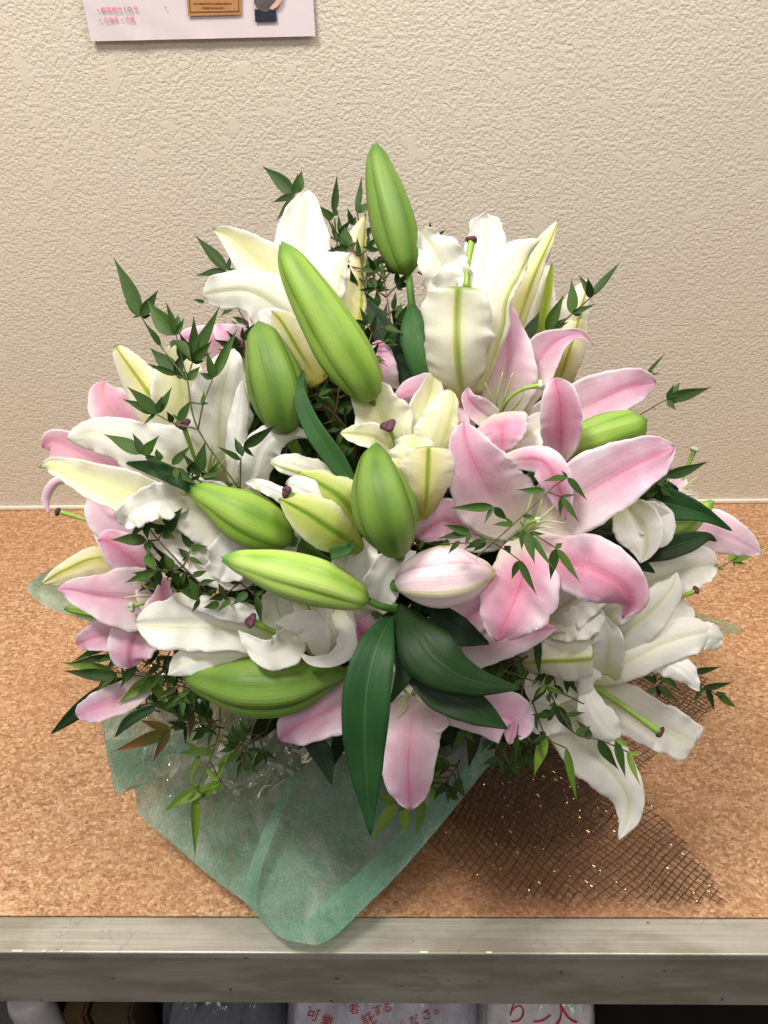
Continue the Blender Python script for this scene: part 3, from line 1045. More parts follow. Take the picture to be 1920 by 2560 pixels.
# ------------------------------------------------------------------ nandina sprigs
def leaflet_mesh(var, mat):
    rng = random.Random(100 + var)
    nu, nv = 12, 4
    bend, fold, sk = rng.uniform(-0.24, 0.14), rng.uniform(0.2, 0.7), rng.uniform(-0.10, 0.10)
    V, B, UV, Fc = [], [], [], []
    for i in range(nu):
        u = i / (nu - 1)
        w = 0.5 * (math.sin(math.pi * min(1, u ** 0.66)) ** 1.05 * (1 - 0.5 * u * u)) * 1.16
        w = max(w, 0.012) if u < 0.98 else 0.002
        for j in range(nv + 1):
            q = 2 * j / nv - 1
            z = bend * u * u + fold * abs(q) * w * 0.5
            V.append(Vector((q * w + sk * math.sin(u * 3.1), u, z)))
            UV.append((u, j / nv))
    B = [v + Vector((0, 0, -0.012)) for v in V]
    n, m_ = len(V), nv + 1
    for i in range(nu - 1):
        for j in range(nv):
            q = i * m_ + j
            Fc.append((q, q + 1, q + m_ + 1, q + m_))
            Fc.append((n + q, n + q + m_, n + q + m_ + 1, n + q + 1))
    me = bpy.data.meshes.new('leaflet')
    me.from_pydata([tuple(v) for v in V + B], [], Fc)
    me.materials.append(mat)
    ul = me.uv_layers.new(name='UVMap')
    UV = UV + UV
    vi = np.empty(len(me.loops), np.int32)
    me.loops.foreach_get('vertex_index', vi)
    ul.data.foreach_set('uv', np.array(UV, np.float32)[vi].ravel())
    me.polygons.foreach_set('use_smooth', [True] * len(me.polygons))
    return me


LEAFLETS = {k: [leaflet_mesh(i + 10 * q, M[k]) for i in range(5)] for q, k in enumerate(('nandina', 'nandina_light', 'nandina_red'))}


def put_leaflet(parent, base, a, b, wr, mat, rng, tilt=28):
    y = b - a
    L = y.length
    y = y / L
    v = (CAM - a).normalized()
    up = (Vector((0, 0, 1)) * 0.35 + v).normalized()
    x = y.cross(up).normalized()
    z = x.cross(y)
    rot = Matrix.Rotation(math.radians(rng.uniform(-tilt, tilt)), 3, y)
    x, z = rot @ x, rot @ z
    o = bpy.data.objects.new('leaflet', rng.choice(LEAFLETS[mat]))
    COL.objects.link(o)
    o.parent = parent
    mm = Matrix.Identity(4)
    for i in range(3):
        mm[i][0], mm[i][1], mm[i][2], mm[i][3] = x[i] * L * wr * 0.76, y[i] * L, z[i] * L * wr, a[i] - base[i]
    o.matrix_basis = mm
    return o


NS = [0]


def sprig(label, anchor, off, stalks, leaflets, mat='nandina', twig='stem_dark', w=2.4, group='nandina sprigs in the bouquet'):
    """stalks: lists of (x, y[, cm]); leaflets: (bx, by, tx, ty[, width ratio[, material]])"""
    NS[0] += 1
    rng = random.Random(NS[0] * 13)
    z0 = D(*anchor) - off * 0.01
    s0 = stalks[0][0]
    base = P(s0[0], s0[1], z0)
    t = thing('nandina_sprig', label, 'foliage', base, group)
    dep = {}
    s = z0 / F_PX
    for st in stalks:
        pts = []
        for q in st:
            key = (q[0], q[1])
            d = q[2] if len(q) > 2 else dep.get(key, rng.uniform(-0.6, 0.8))
            dep[key] = d
            pts.append(P(q[0], q[1], z0 - d * 0.01))
        tube('stalk', pts, [w * s * (1 - 0.35 * i / len(pts)) for i in range(len(pts))], M[twig], t, base, 4 * len(pts), 5)
    keys = list(dep)
    for lf in leaflets:
        bx, by, tx, ty = lf[:4]
        wr = lf[4] if len(lf) > 4 and lf[4] else rng.uniform(0.30, 0.40)
        ml = lf[5] if len(lf) > 5 else mat
        near = min(keys, key=lambda k: (k[0] - bx) ** 2 + (k[1] - by) ** 2)
        d0 = dep[near]
        d1 = d0 + rng.uniform(-0.9, 1.1)
        put_leaflet(t, base, P(bx, by, z0 - d0 * 0.01), P(tx, ty, z0 - d1 * 0.01), wr, ml, rng)
        if rng.random() < 0.45:            # a smaller leaflet beside it
            an = math.radians(rng.choice((-1, 1)) * rng.uniform(35, 80))
            k = rng.uniform(0.35, 0.6)
            ex, ey = (tx - bx) * k, (ty - by) * k
            put_leaflet(t, base, P(bx, by, z0 - d0 * 0.01), P(bx + ex * math.cos(an) - ey * math.sin(an), by + ex * math.sin(an) + ey * math.cos(an), z0 - (d0 + rng.uniform(-0.8, 0.8)) * 0.01), wr * 1.25, ml, rng, 45)
    return t


def auto_sprig(label, anchor, off, tip, n=9, length=46, mat='nandina', spread=1.0, group='nandina sprigs deep in the bouquet', twig='stem_dark'):
    """a compound leaf whose axis runs from anchor to tip (photograph pixels)"""
    rng = random.Random(int(anchor[0] * 7 + anchor[1] * 3 + tip[0]))
    ax, ay = anchor
    dx, dy = tip[0] - ax, tip[1] - ay
    L = math.hypot(dx, dy)
    ux, uy = dx / L, dy / L
    st = [[(ax, ay, 0), (ax + dx * 0.5 + rng.uniform(-8, 8), ay + dy * 0.5 + rng.uniform(-8, 8), 0.8), (tip[0], tip[1], 0.5)]]
    lf = [(tip[0], tip[1], tip[0] + ux * length, tip[1] + uy * length)]
    for i in range(n):
        f = 0.2 + 0.8 * (i // 2) / max(1, (n - 1) // 2)
        sd = 1 if i % 2 else -1
        bx, by = ax + dx * f, ay + dy * f
        an = math.radians(rng.uniform(32, 70)) * sd * spread
        vx, vy = ux * math.cos(an) - uy * math.sin(an), ux * math.sin(an) + uy * math.cos(an)
        br = rng.uniform(14, 40)
        ex, ey = bx + vx * br, by + vy * br
        st.append([(bx, by), (ex, ey)])
        for a2 in (-38, 4, 42):
            if rng.random() < 0.8:
                a3 = math.radians(a2 + rng.uniform(-14, 14))
                wx, wy = vx * math.cos(a3) - vy * math.sin(a3), vx * math.sin(a3) + vy * math.cos(a3)
                ll = length * rng.uniform(0.7, 1.15)
                lf.append((ex, ey, ex + wx * ll, ey + wy * ll))
    return sprig(label, anchor, off, st, lf, mat, twig, group=group)

# ------------------------------------------------------------------ lilies (coordinates measured in the photograph, depth in cm about the bouquet's dome)
random.seed(11)
UPR = [-1.0, 0.6, 1.4, 1.4, 0.8]        # side view of a trumpet
FLAT = [-1.0, 0.0, 0.6, 0.6, 0.0]

lily('white lily at upper left with a slim green bud in front of it', (760, 800), -1.0, [
    dict(p=[(785, 880, 30), (762, 740, 76), (757, 650, 73), (757, 590, 60), (763, 530, 44), (767, 474, 14)], prof=[0, -1.4, -2.2, -2.5, -2.6], ruf=0.07, cup=0.3),
    dict(p=[(750, 800, 30), (680, 690, 55), (625, 635, 45), (572, 592, 24), (531, 572, 6)], m='cream_in', prof=[0, -0.6, -1, -1.2, -1.6], cup=0.45),
    dict(p=[(785, 850, 30), (700, 772, 66), (625, 728, 50), (555, 728, 42), (505, 738, 28)], prof=[0, 1.0, 1.6, 1.4, 0.2], cup=-0.22, ruf=0.05),
    dict(p=[(805, 850, 30), (812, 740, 42), (832, 672, 40), (876, 631, 6)], prof=[0.3, 0.6, 0.6, 0.2], cup=-0.35, rib=0.7),
    dict(p=[(850, 920, 40), (872, 780, 40), (880, 680, 34), (893, 600, 24), (915, 531, 5)], m='cream_out', prof=[0, -0.8, -1.4, -1.8, -2.0], cup=-0.5, rib=0.75),
    dict(p=[(800, 960, 34), (742, 868, 46), (704, 805, 32), (678, 776, 6)], m='cream_out', prof=[0.4, 1.6, 2.2, 2.5], cup=-0.5, ruf=0.02),
    dict(m='white_plain', p=[(790, 950, 40), (725, 850, 46), (678, 800, 36), (650, 775, 14)], prof=[0, 1.0, 1.6, 1.4], cup=-0.4),
], stem_from=(800, 960))

lily('tall white trumpet lily at upper right with purple tipped pistil', (1165, 820), -0.5, [
    dict(p=[(1165, 1020, 32), (1150, 940, 74), (1143, 860, 90), (1143, 790, 88), (1146, 716, 78)], m='white_out', prof=[0, 2.4, 3.8, 4.2, 4.9], cup=-0.85, cup2=-0.15, ruf=0.07, tipr=0.97),
    dict(p=[(1140, 790, 50), (1122, 700, 56), (1096, 640, 52), (1068, 596, 30), (1045, 566, 8)], prof=[0, 0.8, 1.2, 1.2, 1.5], cup=0.3, ruf=0.12),
    dict(p=[(1200, 790, 40), (1204, 690, 52), (1212, 615, 47), (1217, 565, 38), (1219, 534, 22)], prof=[0, -1.5, -2.4, -2.8, -3.0], cup=0.35, ruf=0.1),
    dict(p=[(1190, 985, 20), (1218, 830, 44), (1236, 735, 44), (1262, 678, 46), (1300, 630, 34), (1356, 594, 5)], prof=[1, 2.6, 3.0, 2.6, 1.8, 0.6], cup=-0.3, rib=0.80, ruf=0.08, m='white_out'),
    dict(p=[(1255, 890, 22), (1292, 760, 34), (1322, 680, 32), (1362, 605, 20), (1397, 548, 4)], m='cream_out', prof=[0, -0.4, -1.0, -1.6, -2.2], cup=-0.5, rib=0.55),
    dict(m='white_plain', p=[(1135, 800, 30), (1120, 740, 45), (1130, 700, 40), (1160, 690, 20)], prof=[1, 2, 2.6, 3], cup=0.2, ruf=0.12),
], styles=[dict(p=[(1165, 720, 1.5), (1170, 660, 1.2), (1180, 600, 1.0)], w=10, sw=15)], stem_from=(1165, 1010))

lily('half hidden white lily behind the nandina at right shoulder', (1385, 830), -4.0, [
    dict(p=[(1345, 940, 36), (1338, 830, 46), (1345, 740, 40), (1372, 662, 8)], prof=UPR),
    dict(p=[(1346, 900, 10), (1360, 790, 11), (1372, 715, 10), (1380, 656, 4)], m='rib_green', prof=[1.6, 2.0, 2.0, 1.8], cup=-0.6, ruf=0.0),
    dict(p=[(1395, 930, 30), (1425, 810, 38), (1445, 750, 28), (1470, 694, 6)], m='white_out', prof=UPR, cup=-0.3, rib=0.5),
    dict(p=[(1385, 1000, 25), (1412, 910, 36), (1437, 835, 33), (1452, 780, 18)], m='cream_out', prof=UPR, cup=-0.5),
    dict(p=[(1370, 940, 30), (1385, 830, 30), (1410, 750, 20)], prof=[-1, -1, -1.5]),
], stem_from=(1375, 1010))

lily('pink lily at right with petals spread and long green style', (1270, 1040), 0.0, [
    dict(p=[(1252, 1060, 28), (1264, 965, 72), (1270, 890, 60), (1268, 810, 33), (1267, 735, 5)], m='pink_in', prof=[-2.5, -1.0, -0.4, -0.4, -0.8], cup=0.2),
    dict(p=[(1275, 1040, 25), (1328, 935, 50), (1368, 872, 42), (1412, 842, 20), (1455, 836, 9), (1484, 864, 4)], m='pink_in', prof=[-2.5, -1.4, -0.8, -0.6, -0.9], cup=0.25, o=0.3),
    dict(p=[(1290, 1085, 30), (1395, 1048, 60), (1480, 1008, 62), (1570, 968, 46), (1640, 957, 20)], m='pink_in', prof=[-3, -0.6, 0.2, -0.1, -1.4], cup=0.2, ruf=0.05),
    dict(p=[(1397, 1156, 16), (1402, 1100, 42), (1402, 1040, 48), (1397, 985, 40), (1386, 944, 14)], m='pink_deep', prof=[0.5, 2.4, 3.6, 4.2, 4.2], cup=0.3, ruf=0.03),
    dict(p=[(1245, 1035, 60), (1253, 1060, 62), (1258, 1092, 46), (1252, 1136, 10)], m='pink_deep', prof=[0.4, 1.4, 1.8, 1.6], cup=-0.25, ruf=0.06),
    dict(p=[(1235, 1052, 28), (1195, 1022, 30), (1172, 996, 18), (1170, 968, 5)], m='pink_in', prof=[0, 0.6, 0.9, 0.9], cup=0.3),
    dict(p=[(1245, 1150, 20), (1290, 1108, 40), (1335, 1078, 38), (1385, 1040, 14)], m='white_in', prof=[-2, -0.8, -0.4, -0.6], cup=0.3),
], styles=[dict(p=[(1246, 1048, -1.6), (1268, 1002, 0), (1305, 974, 1), (1352, 963, 1.6)], w=6.5, sw=13, stig='stigma_pale')],
    stamens=[[(1236, 1045, -1.6), (1226, 995, 0), (1213, 958, 0.8)], [(1241, 1042, -1.6), (1244, 985, 0), (1257, 930, 1)], [(1250, 1042, -1.6), (1264, 985, 0), (1282, 932, 1)], [(1265, 1040, -1.6), (1300, 1000, 0), (1312, 962, 0.6)]],
    stem_from=(1250, 1090))

lily('large open pink lily at front right under a nandina sprig', (1300, 1320), 3.0, [
    dict(p=[(1292, 1335, 40), (1240, 1255, 92), (1198, 1178, 76), (1168, 1110, 48), (1160, 1056, 20)], m='pink_in', prof=[-3, -1.2, 0.2, 0.6, 0.2], cup=0.2, o=0.2),
    dict(p=[(1235, 1165, 14), (1300, 1148, 26), (1356, 1152, 36), (1390, 1200, 38), (1408, 1255, 24), (1413, 1300, 5)], m='pink_deep', prof=[-1.0, 0.2, 1.2, 1.4, 0.8, 0.2], cup=-0.3, o=0.4),
    dict(p=[(1310, 1342, 30), (1400, 1272, 78), (1500, 1210, 80), (1600, 1156, 62), (1687, 1118, 24)], m='pink_in', prof=[-3, -0.8, 0.4, 0.2, -1.0], cup=0.18, ruf=0.05),
    dict(p=[(1300, 1350, 34), (1390, 1398, 60), (1470, 1420, 76), (1543, 1455, 66), (1577, 1505, 42), (1556, 1546, 6)], m='pink_deep', prof=[-3, -0.4, 1.4, 1.6, 0.8, -0.2], cup=-0.16),
    dict(p=[(1295, 1345, 36), (1308, 1425, 84), (1288, 1495, 92), (1262, 1555, 66), (1240, 1603, 30)], m='pink_deep', prof=[-3, -0.2, 1.6, 2.0, 1.2], cup=-0.15, ruf=0.05),
    dict(p=[(1265, 1342, 34), (1175, 1322, 56), (1105, 1302, 50), (1042, 1345, 14)], m='pink_in', prof=[-3, -1.2, -0.6, -1.2], cup=-0.15, o=-0.8),
], styles=[dict(p=[(1300, 1340, -2.8), (1320, 1310, 0), (1345, 1300, 1.0)], w=6, sw=9, stig='stigma_pale')],
    stamens=[[(1303, 1335, -2.6), (1342, 1292, 0.4), (1356, 1240, 1.2)], [(1305, 1335, -2.6), (1345, 1302, 0.4), (1386, 1264, 1)], [(1308, 1335, -2.6), (1360, 1304, 0), (1412, 1308, 0.6)],
             [(1300, 1332, -2.6), (1318, 1280, 0), (1337, 1215, 0.8)], [(1305, 1340, -2.6), (1350, 1318, 0), (1390, 1322, 0.6)]], stem_from=(1290, 1345))

lily('shaded pink lily tucked under the large front right lily', (1240, 1600), -1.5, [
    dict(p=[(1150, 1665, 26), (1225, 1612, 44), (1310, 1582, 40), (1394, 1568, 8)], m='pink_in', prof=[0, 0.8, 1.0, 0.6], cup=-0.2, ruf=0.07),
    dict(p=[(1100, 1600, 24), (1150, 1560, 44), (1200, 1520, 40), (1230, 1490, 16)], m='pink_in', prof=FLAT),
    dict(p=[(1120, 1640, 30), (1105, 1580, 40), (1090, 1530, 30)], m='pink_pale', prof=FLAT, o=-0.6),
    dict(p=[(1170, 1640, 24), (1240, 1560, 40), (1340, 1530, 30)], m='pink_in', prof=FLAT, o=-0.8),
], stem_from=(1140, 1650))

lily('small half open cream lily with purple stigma at the centre', (1010, 1130), 0.6, [
    dict(p=[(1060, 1296, 20), (1066, 1240, 48), (1070, 1180, 66), (1072, 1116, 50)], m='cream_out', prof=[0, 2.0, 3.0, 3.4], cup=-0.8, cup2=-0.2, ruf=0.06, tipr=0.95),
    dict(p=[(1000, 1150, 30), (962, 1062, 66), (930, 1000, 52), (894, 945, 18)], m='cream_in', prof=[-1, -0.6, -0.6, -0.4], cup=0.3, ruf=0.09),
    dict(p=[(1010, 1150, 30), (945, 1098, 34), (890, 1086, 24), (851, 1082, 8)], m='cream_in', prof=[0, 1.0, 1.4, 1.4], cup=0.3, ruf=0.12),
    dict(p=[(1040, 1140, 30), (1054, 1055, 40), (1076, 985, 32), (1088, 918, 4)], m='cream_in', prof=[-1, -1, -1.4, -1.6], cup=0.5),
    dict(p=[(1065, 1160, 30), (1088, 1085, 50), (1110, 1025, 38), (1126, 974, 20)], m='cream_in', prof=[0.2, 0.8, 1.0, 0.6], cup=-0.4, ruf=0.1, rib=0.5),
    dict(p=[(1015, 1220, 30), (1030, 1150, 50), (1035, 1085, 36)], m='cream_in', prof=[0.6, 1.6, 1.4], cup=-0.2, ruf=0.16),
    dict(p=[(1050, 1300, 24), (1020, 1220, 44), (1000, 1140, 44)], m='cream_out', prof=[0, 1.2, 1.4], cup=-0.5),
], styles=[dict(p=[(992, 1120, 0), (984, 1096, 1.0), (971, 1064, 1.8)], w=7, sw=20, squash=0.55)], stem_from=(1060, 1300))

lily('greenish white lily bud just bursting open left of centre', (800, 1260), 1.2, [
    dict(p=[(905, 1375, 24), (835, 1328, 56), (765, 1282, 50), (697, 1247, 12)], m='green_out', prof=[0, 2.0, 2.6, 2.2], cup=-0.6, ruf=0.03),
    dict(p=[(910, 1330, 30), (862, 1255, 62), (802, 1212, 42), (745, 1180, 8)], m='green_out', prof=[0, 1.2, 1.4, 1.0], cup=-0.6, ruf=0.03),
    dict(p=[(880, 1240, 20), (800, 1186, 30), (735, 1164, 30), (672, 1154, 8)], m='white_out', prof=[-1, 0.2, 0.4, 0.2], cup=-0.35, ruf=0.12, rib=-0.5),
    dict(m='white_plain', p=[(800, 1280, 20), (710, 1238, 20), (655, 1214, 15), (612, 1205, 4)], prof=[0, 0.6, 0.8, 0.6], cup=-0.3, ruf=0.1),
    dict(m='white_plain', p=[(850, 1300, 34), (780, 1240, 44), (735, 1215, 30), (716, 1212, 12)], prof=[0.6, 1.6, 1.8, 1.7], cup=-0.5, ruf=0.08),
], styles=[dict(p=[(760, 1245, 1.5), (735, 1235, 1.9), (716, 1229, 2.2)], w=6, sw=16)],
    leaves=[dict(p=[(825, 1385, 16), (868, 1372, 14), (884, 1350, 3)], m='leaf_mid', o=2.6)], stem_from=(905, 1375))

lily('pair of ruffled white petals of a lily behind the pink bud', (945, 1430), -0.5, [
    dict(m='white_plain', p=[(950, 1520, 28), (918, 1440, 52), (912, 1390, 36), (924, 1332, 6)], prof=UPR, ruf=0.1),
    dict(m='white_plain', p=[(940, 1530, 26), (962, 1450, 46), (996, 1408, 38), (1040, 1378, 10)], prof=UPR, ruf=0.1, o=0.5),
    dict(m='white_plain', p=[(930, 1530, 30), (880, 1450, 50), (860, 1400, 34), (850, 1370, 12)], prof=FLAT, o=-0.4),
    dict(m='white_plain', p=[(650, 1420, 20), (700, 1370, 34), (720, 1330, 30), (716, 1300, 12)], prof=FLAT, o=-0.8, ruf=0.1),
], stem_from=(940, 1530))

lily('largest white lily at left, partly veiled by a nandina sprig', (530, 1160), 1.0, [
    dict(p=[(480, 1130, 36), (398, 1020, 56), (345, 945, 42), (305, 890, 24), (287, 862, 10)], m='cream_out', prof=[-2, -1.6, -1.4, -1.2, -1.2], cup=-0.5, ruf=0.02, tipr=0.95),
    dict(p=[(535, 1190, 40), (470, 1070, 78), (450, 965, 66), (442, 890, 40), (436, 850, 12)], m='cream_in', prof=[-3, -1.4, -0.8, -0.9, -1.2], cup=0.25),
    dict(p=[(565, 1210, 40), (548, 1090, 72), (555, 985, 70), (572, 915, 48), (584, 872, 22)], prof=[-3, -0.8, 0.2, 0.2, -0.4], cup=-0.25),
    dict(m='white_plain', p=[(585, 1210, 16), (590, 1110, 24), (600, 1020, 20), (606, 950, 8)], prof=[-0.4, 0.9, 1.3, 1.0], cup=-0.4),
    dict(p=[(550, 1190, 30), (445, 1155, 72), (340, 1115, 62), (245, 1088, 42), (165, 1095, 26)], prof=[-3, -0.4, 0.6, 0.4, -0.8], cup=-0.15, ruf=0.07),
    dict(p=[(480, 1285, 34), (370, 1250, 50), (275, 1218, 48), (192, 1186, 34), (128, 1164, 20), (99, 1170, 6)], m='cream_in', prof=[-1.4, 0.8, 1.2, 0.8, 0.2, -0.4], cup=0.25, ruf=0.10, o=0.6),
    dict(m='white_plain', p=[(470, 1240, 36), (390, 1258, 42), (330, 1285, 34), (302, 1312, 12)], prof=[0, 1.8, 2.2, 1.6], cup=0.3, ruf=0.16),
    dict(p=[(660, 1350, 50), (540, 1292, 76), (440, 1240, 54), (372, 1262, 16)], m='white_out', prof=[-2, -0.2, 0.2, -0.4], cup=0.2, rib=0.25),
    dict(p=[(670, 1420, 40), (570, 1400, 70), (480, 1345, 72), (410, 1320, 48), (370, 1310, 16)], prof=[-2.4, -1.0, -0.6, -0.8, -1.2], cup=0.2),
    dict(m='white_plain', p=[(650, 1345, 40), (580, 1392, 56), (550, 1452, 24)], prof=[-1.6, -0.2, -0.4], ruf=0.08),
    dict(m='white_plain', p=[(596, 1250, 26), (632, 1190, 42), (655, 1120, 44), (706, 1082, 28), (778, 1092, 7)], prof=[-2, 0.4, 1.4, 1.2, 0.2], cup=-0.3, ruf=0.1),
], styles=[dict(p=[(500, 1180, -2), (478, 1120, 0.6), (457, 1060, 2.0)], w=7.5, sw=19, squash=0.55)],
    stamens=[[(520, 1190, -2), (535, 1150, 0), (548, 1125, 0.8)], [(522, 1190, -2), (552, 1165, 0), (566, 1140, 0.8)], [(515, 1190, -2), (505, 1150, 0), (512, 1120, 0.8)], [(518, 1190, -2), (528, 1140, 0), (530, 1105, 0.8)]],
    stem_from=(560, 1200))

lily('pink lily behind the large white lily at the left edge', (300, 1130), -3.0, [
    dict(p=[(410, 1140, 38), (325, 1075, 58), (278, 1020, 52), (258, 980, 36), (262, 951, 10)], m='pink_out', prof=[-2, -0.2, 0.4, 0.2, -0.2], cup=0.2, rib=-0.05),
    dict(p=[(390, 1250, 40), (285, 1182, 50), (195, 1138, 46), (130, 1108, 34), (106, 1120, 10)], m='pink_out', prof=[-2, 0.2, 0.8, 0.4, -0.2], cup=0.3),
    dict(p=[(260, 1190, 12), (180, 1196, 12), (138, 1206, 11), (115, 1245, 10), (122, 1284, 4)], m='pink_pale', prof=[0.2, 0.4, 0.4, 0, -0.2], cup=-0.7, ruf=0.0),
    dict(p=[(410, 1300, 44), (320, 1300, 64), (268, 1290, 50), (238, 1228, 18)], m='pink_pale', prof=FLAT, cup=-0.2, o=-0.4),
    dict(p=[(350, 1380, 30), (290, 1340, 44), (250, 1290, 26)], m='pink_pale', prof=FLAT, o=-0.8),
], styles=[dict(p=[(300, 1330, -0.6), (225, 1303, 0), (145, 1278, 0.6)], w=6.5, sw=11)], stem_from=(400, 1230))

lily('pink and white lily at lower left edge with thick green keel', (320, 1480), -0.5, [
    dict(p=[(350, 1430, 44), (250, 1408, 40), (172, 1432, 30), (104, 1462, 9)], m='cream_out', prof=[-1, 0, 0.3, 0], cup=-0.3, ruf=0.08, rib=0.35),
    dict(p=[(400, 1460, 38), (335, 1402, 52), (272, 1355, 34), (243, 1350, 14)], m='pink_deep', prof=[-1, 0.5, 0.9, 0.8], cup=-0.2),
    dict(p=[(440, 1510, 40), (338, 1497, 76), (245, 1488, 52), (178, 1474, 26), (141, 1474, 9)], m='pink_in', prof=[-1.4, 0.8, 1.4, 1.2, 0.8], cup=0.15),
    dict(p=[(425, 1560, 50), (408, 1528, 46), (408, 1490, 26), (411, 1442, 4)], m='pink_deep', prof=[1.4, 2.4, 2.8, 2.6], cup=-0.3, ruf=0.02),
    dict(p=[(430, 1540, 40), (345, 1585, 60), (325, 1640, 46), (330, 1670, 18)], m='pink_in', prof=FLAT, cup=-0.1),
    dict(p=[(340, 1580, 30), (270, 1585, 40), (218, 1600, 26), (193, 1612, 14)], m='pink_in', prof=FLAT, o=-1.0),
    dict(p=[(385, 1690, 22), (320, 1735, 36), (245, 1768, 34), (190, 1788, 20)], m='pink_in', prof=FLAT, o=-3.0, ruf=0.1),
    dict(p=[(390, 1430, 30), (385, 1480, 40), (400, 1540, 30)], m='pink_pale', prof=[-1, 0, 0.4], o=0.2),
], styles=[dict(p=[(400, 1500, 0.4), (365, 1506, 1.4), (328, 1517, 2.0)], w=5.5, sw=13, stig='stigma_pale')],
    stamens=[[(380, 1480, 0.4), (355, 1460, 1.3), (340, 1448, 1.7)], [(390, 1490, 0.4), (350, 1490, 1.4), (310, 1494, 1.8)]], stem_from=(430, 1520))

lily('white lily at lower left lying above a fat green bud', (640, 1570), 0.0, [
    dict(p=[(735, 1598, 24), (625, 1572, 56), (520, 1556, 66), (420, 1556, 60), (338, 1556, 30)], prof=[-1.6, 0.2, 1.0, 1.0, 0.2], cup=0.2, ruf=0.08, rib=-0.2),
    dict(m='white_plain', p=[(432, 1488, 10), (505, 1508, 20), (585, 1530, 24), (655, 1544, 12)], prof=[1.0, 1.9, 2.0, 1.4], cup=-0.4, ruf=0.03),
    dict(p=[(690, 1650, 24), (570, 1645, 32), (478, 1652, 36), (418, 1688, 10)], prof=[-1, 0.3, 0.6, 0.4], cup=-0.2, ruf=0.06),
    dict(m='white_plain', p=[(742, 1585, 30), (712, 1622, 44), (672, 1634, 36), (632, 1614, 22), (596, 1576, 4)], prof=[0.6, 2.4, 3.2, 3.2, 2.8], cup=0.22, ruf=0.07),
    dict(m='white_plain', p=[(806, 1640, 20), (794, 1592, 34), (768, 1560, 34), (726, 1556, 20), (687, 1556, 5)], prof=[0.4, 1.8, 2.6, 3.2, 3.4], cup=-0.18, ruf=0.06),
    dict(m='white_plain', p=[(836, 1520, 14), (866, 1575, 22), (864, 1622, 24), (825, 1650, 17), (780, 1652, 11), (746, 1630, 4)], prof=[0, 1.4, 2.0, 2.2, 2.4, 2.6], cup=0.15, ruf=0.12),
    dict(p=[(800, 1640, 28), (795, 1570, 46), (775, 1510, 44), (750, 1460, 18)], m='white_out', prof=FLAT, o=-0.3, rib=-0.1),
    dict(p=[(740, 1600, 24), (700, 1540, 40), (690, 1490, 34), (680, 1460, 12)], prof=FLAT, o=-0.8),
    dict(p=[(810, 1640, 24), (850, 1580, 34), (850, 1520, 30), (830, 1480, 10)], prof=FLAT, o=-0.6),
], styles=[dict(p=[(720, 1592, 0.2), (672, 1574, 1.6), (626, 1552, 2.6)], w=10, sw=19, squash=0.5)],
    stamens=[[(710, 1600, 0.2), (690, 1608, 1.2), (640, 1606, 1.6)], [(800, 1590, 0), (792, 1550, 1), (770, 1505, 1.3)]], stem_from=(780, 1620))

lily('drooping pink lily at the bottom above the green wrap', (1010, 1760), 0.5, [
    dict(p=[(975, 1715, 34), (875, 1752, 66), (795, 1786, 60), (728, 1826, 44), (698, 1850, 24)], m='pink_in', prof=[-2.4, 0, 1.0, 1.0, 0.2], cup=-0.12),
    dict(p=[(1032, 1705, 26), (1034, 1765, 72), (1026, 1830, 72), (1020, 1900, 66), (1022, 1965, 54), (1026, 2024, 24)], m='pink_in', prof=[-3.0, -0.6, 1.4, 2.2, 2.2, 1.6], cup=-0.2, ruf=0.03),
    dict(p=[(1060, 1760, 30), (1150, 1778, 40), (1230, 1786, 58), (1285, 1805, 52), (1272, 1862, 8)], m='pink_in', prof=[-2.4, -0.4, 0.6, 0.6, 0.4], cup=-0.2),
    dict(p=[(1010, 1705, 36), (935, 1625, 60), (885, 1560, 58), (822, 1512, 26)], m='pink_deep', prof=[-2.4, -1.2, -0.8, -1.4], cup=0.2, o=-0.5),
    dict(p=[(1030, 1700, 34), (1010, 1620, 40), (1000, 1560, 30)], m='pink_pale', prof=[-2, -1.4, -1.4]),
    dict(p=[(1060, 1770, 30), (1085, 1790, 36), (1110, 1780, 30)], m='pink_pale', prof=[-1, 0.4, 0.2]),
], styles=[dict(p=[(1015, 1730, -1.4), (1000, 1710, 0.4), (985, 1692, 1.2)], w=5, sw=14, stig='stigma_pale')],
    stamens=[[(1030, 1735, -1.5), (1045, 1700, 0), (1050, 1680, 0.6)], [(1035, 1735, -1.5), (1060, 1720, 0), (1075, 1735, 0.6)], [(1020, 1735, -1.5), (1010, 1755, 0.4), (990, 1790, 1.0)]], stem_from=(1020, 1725))

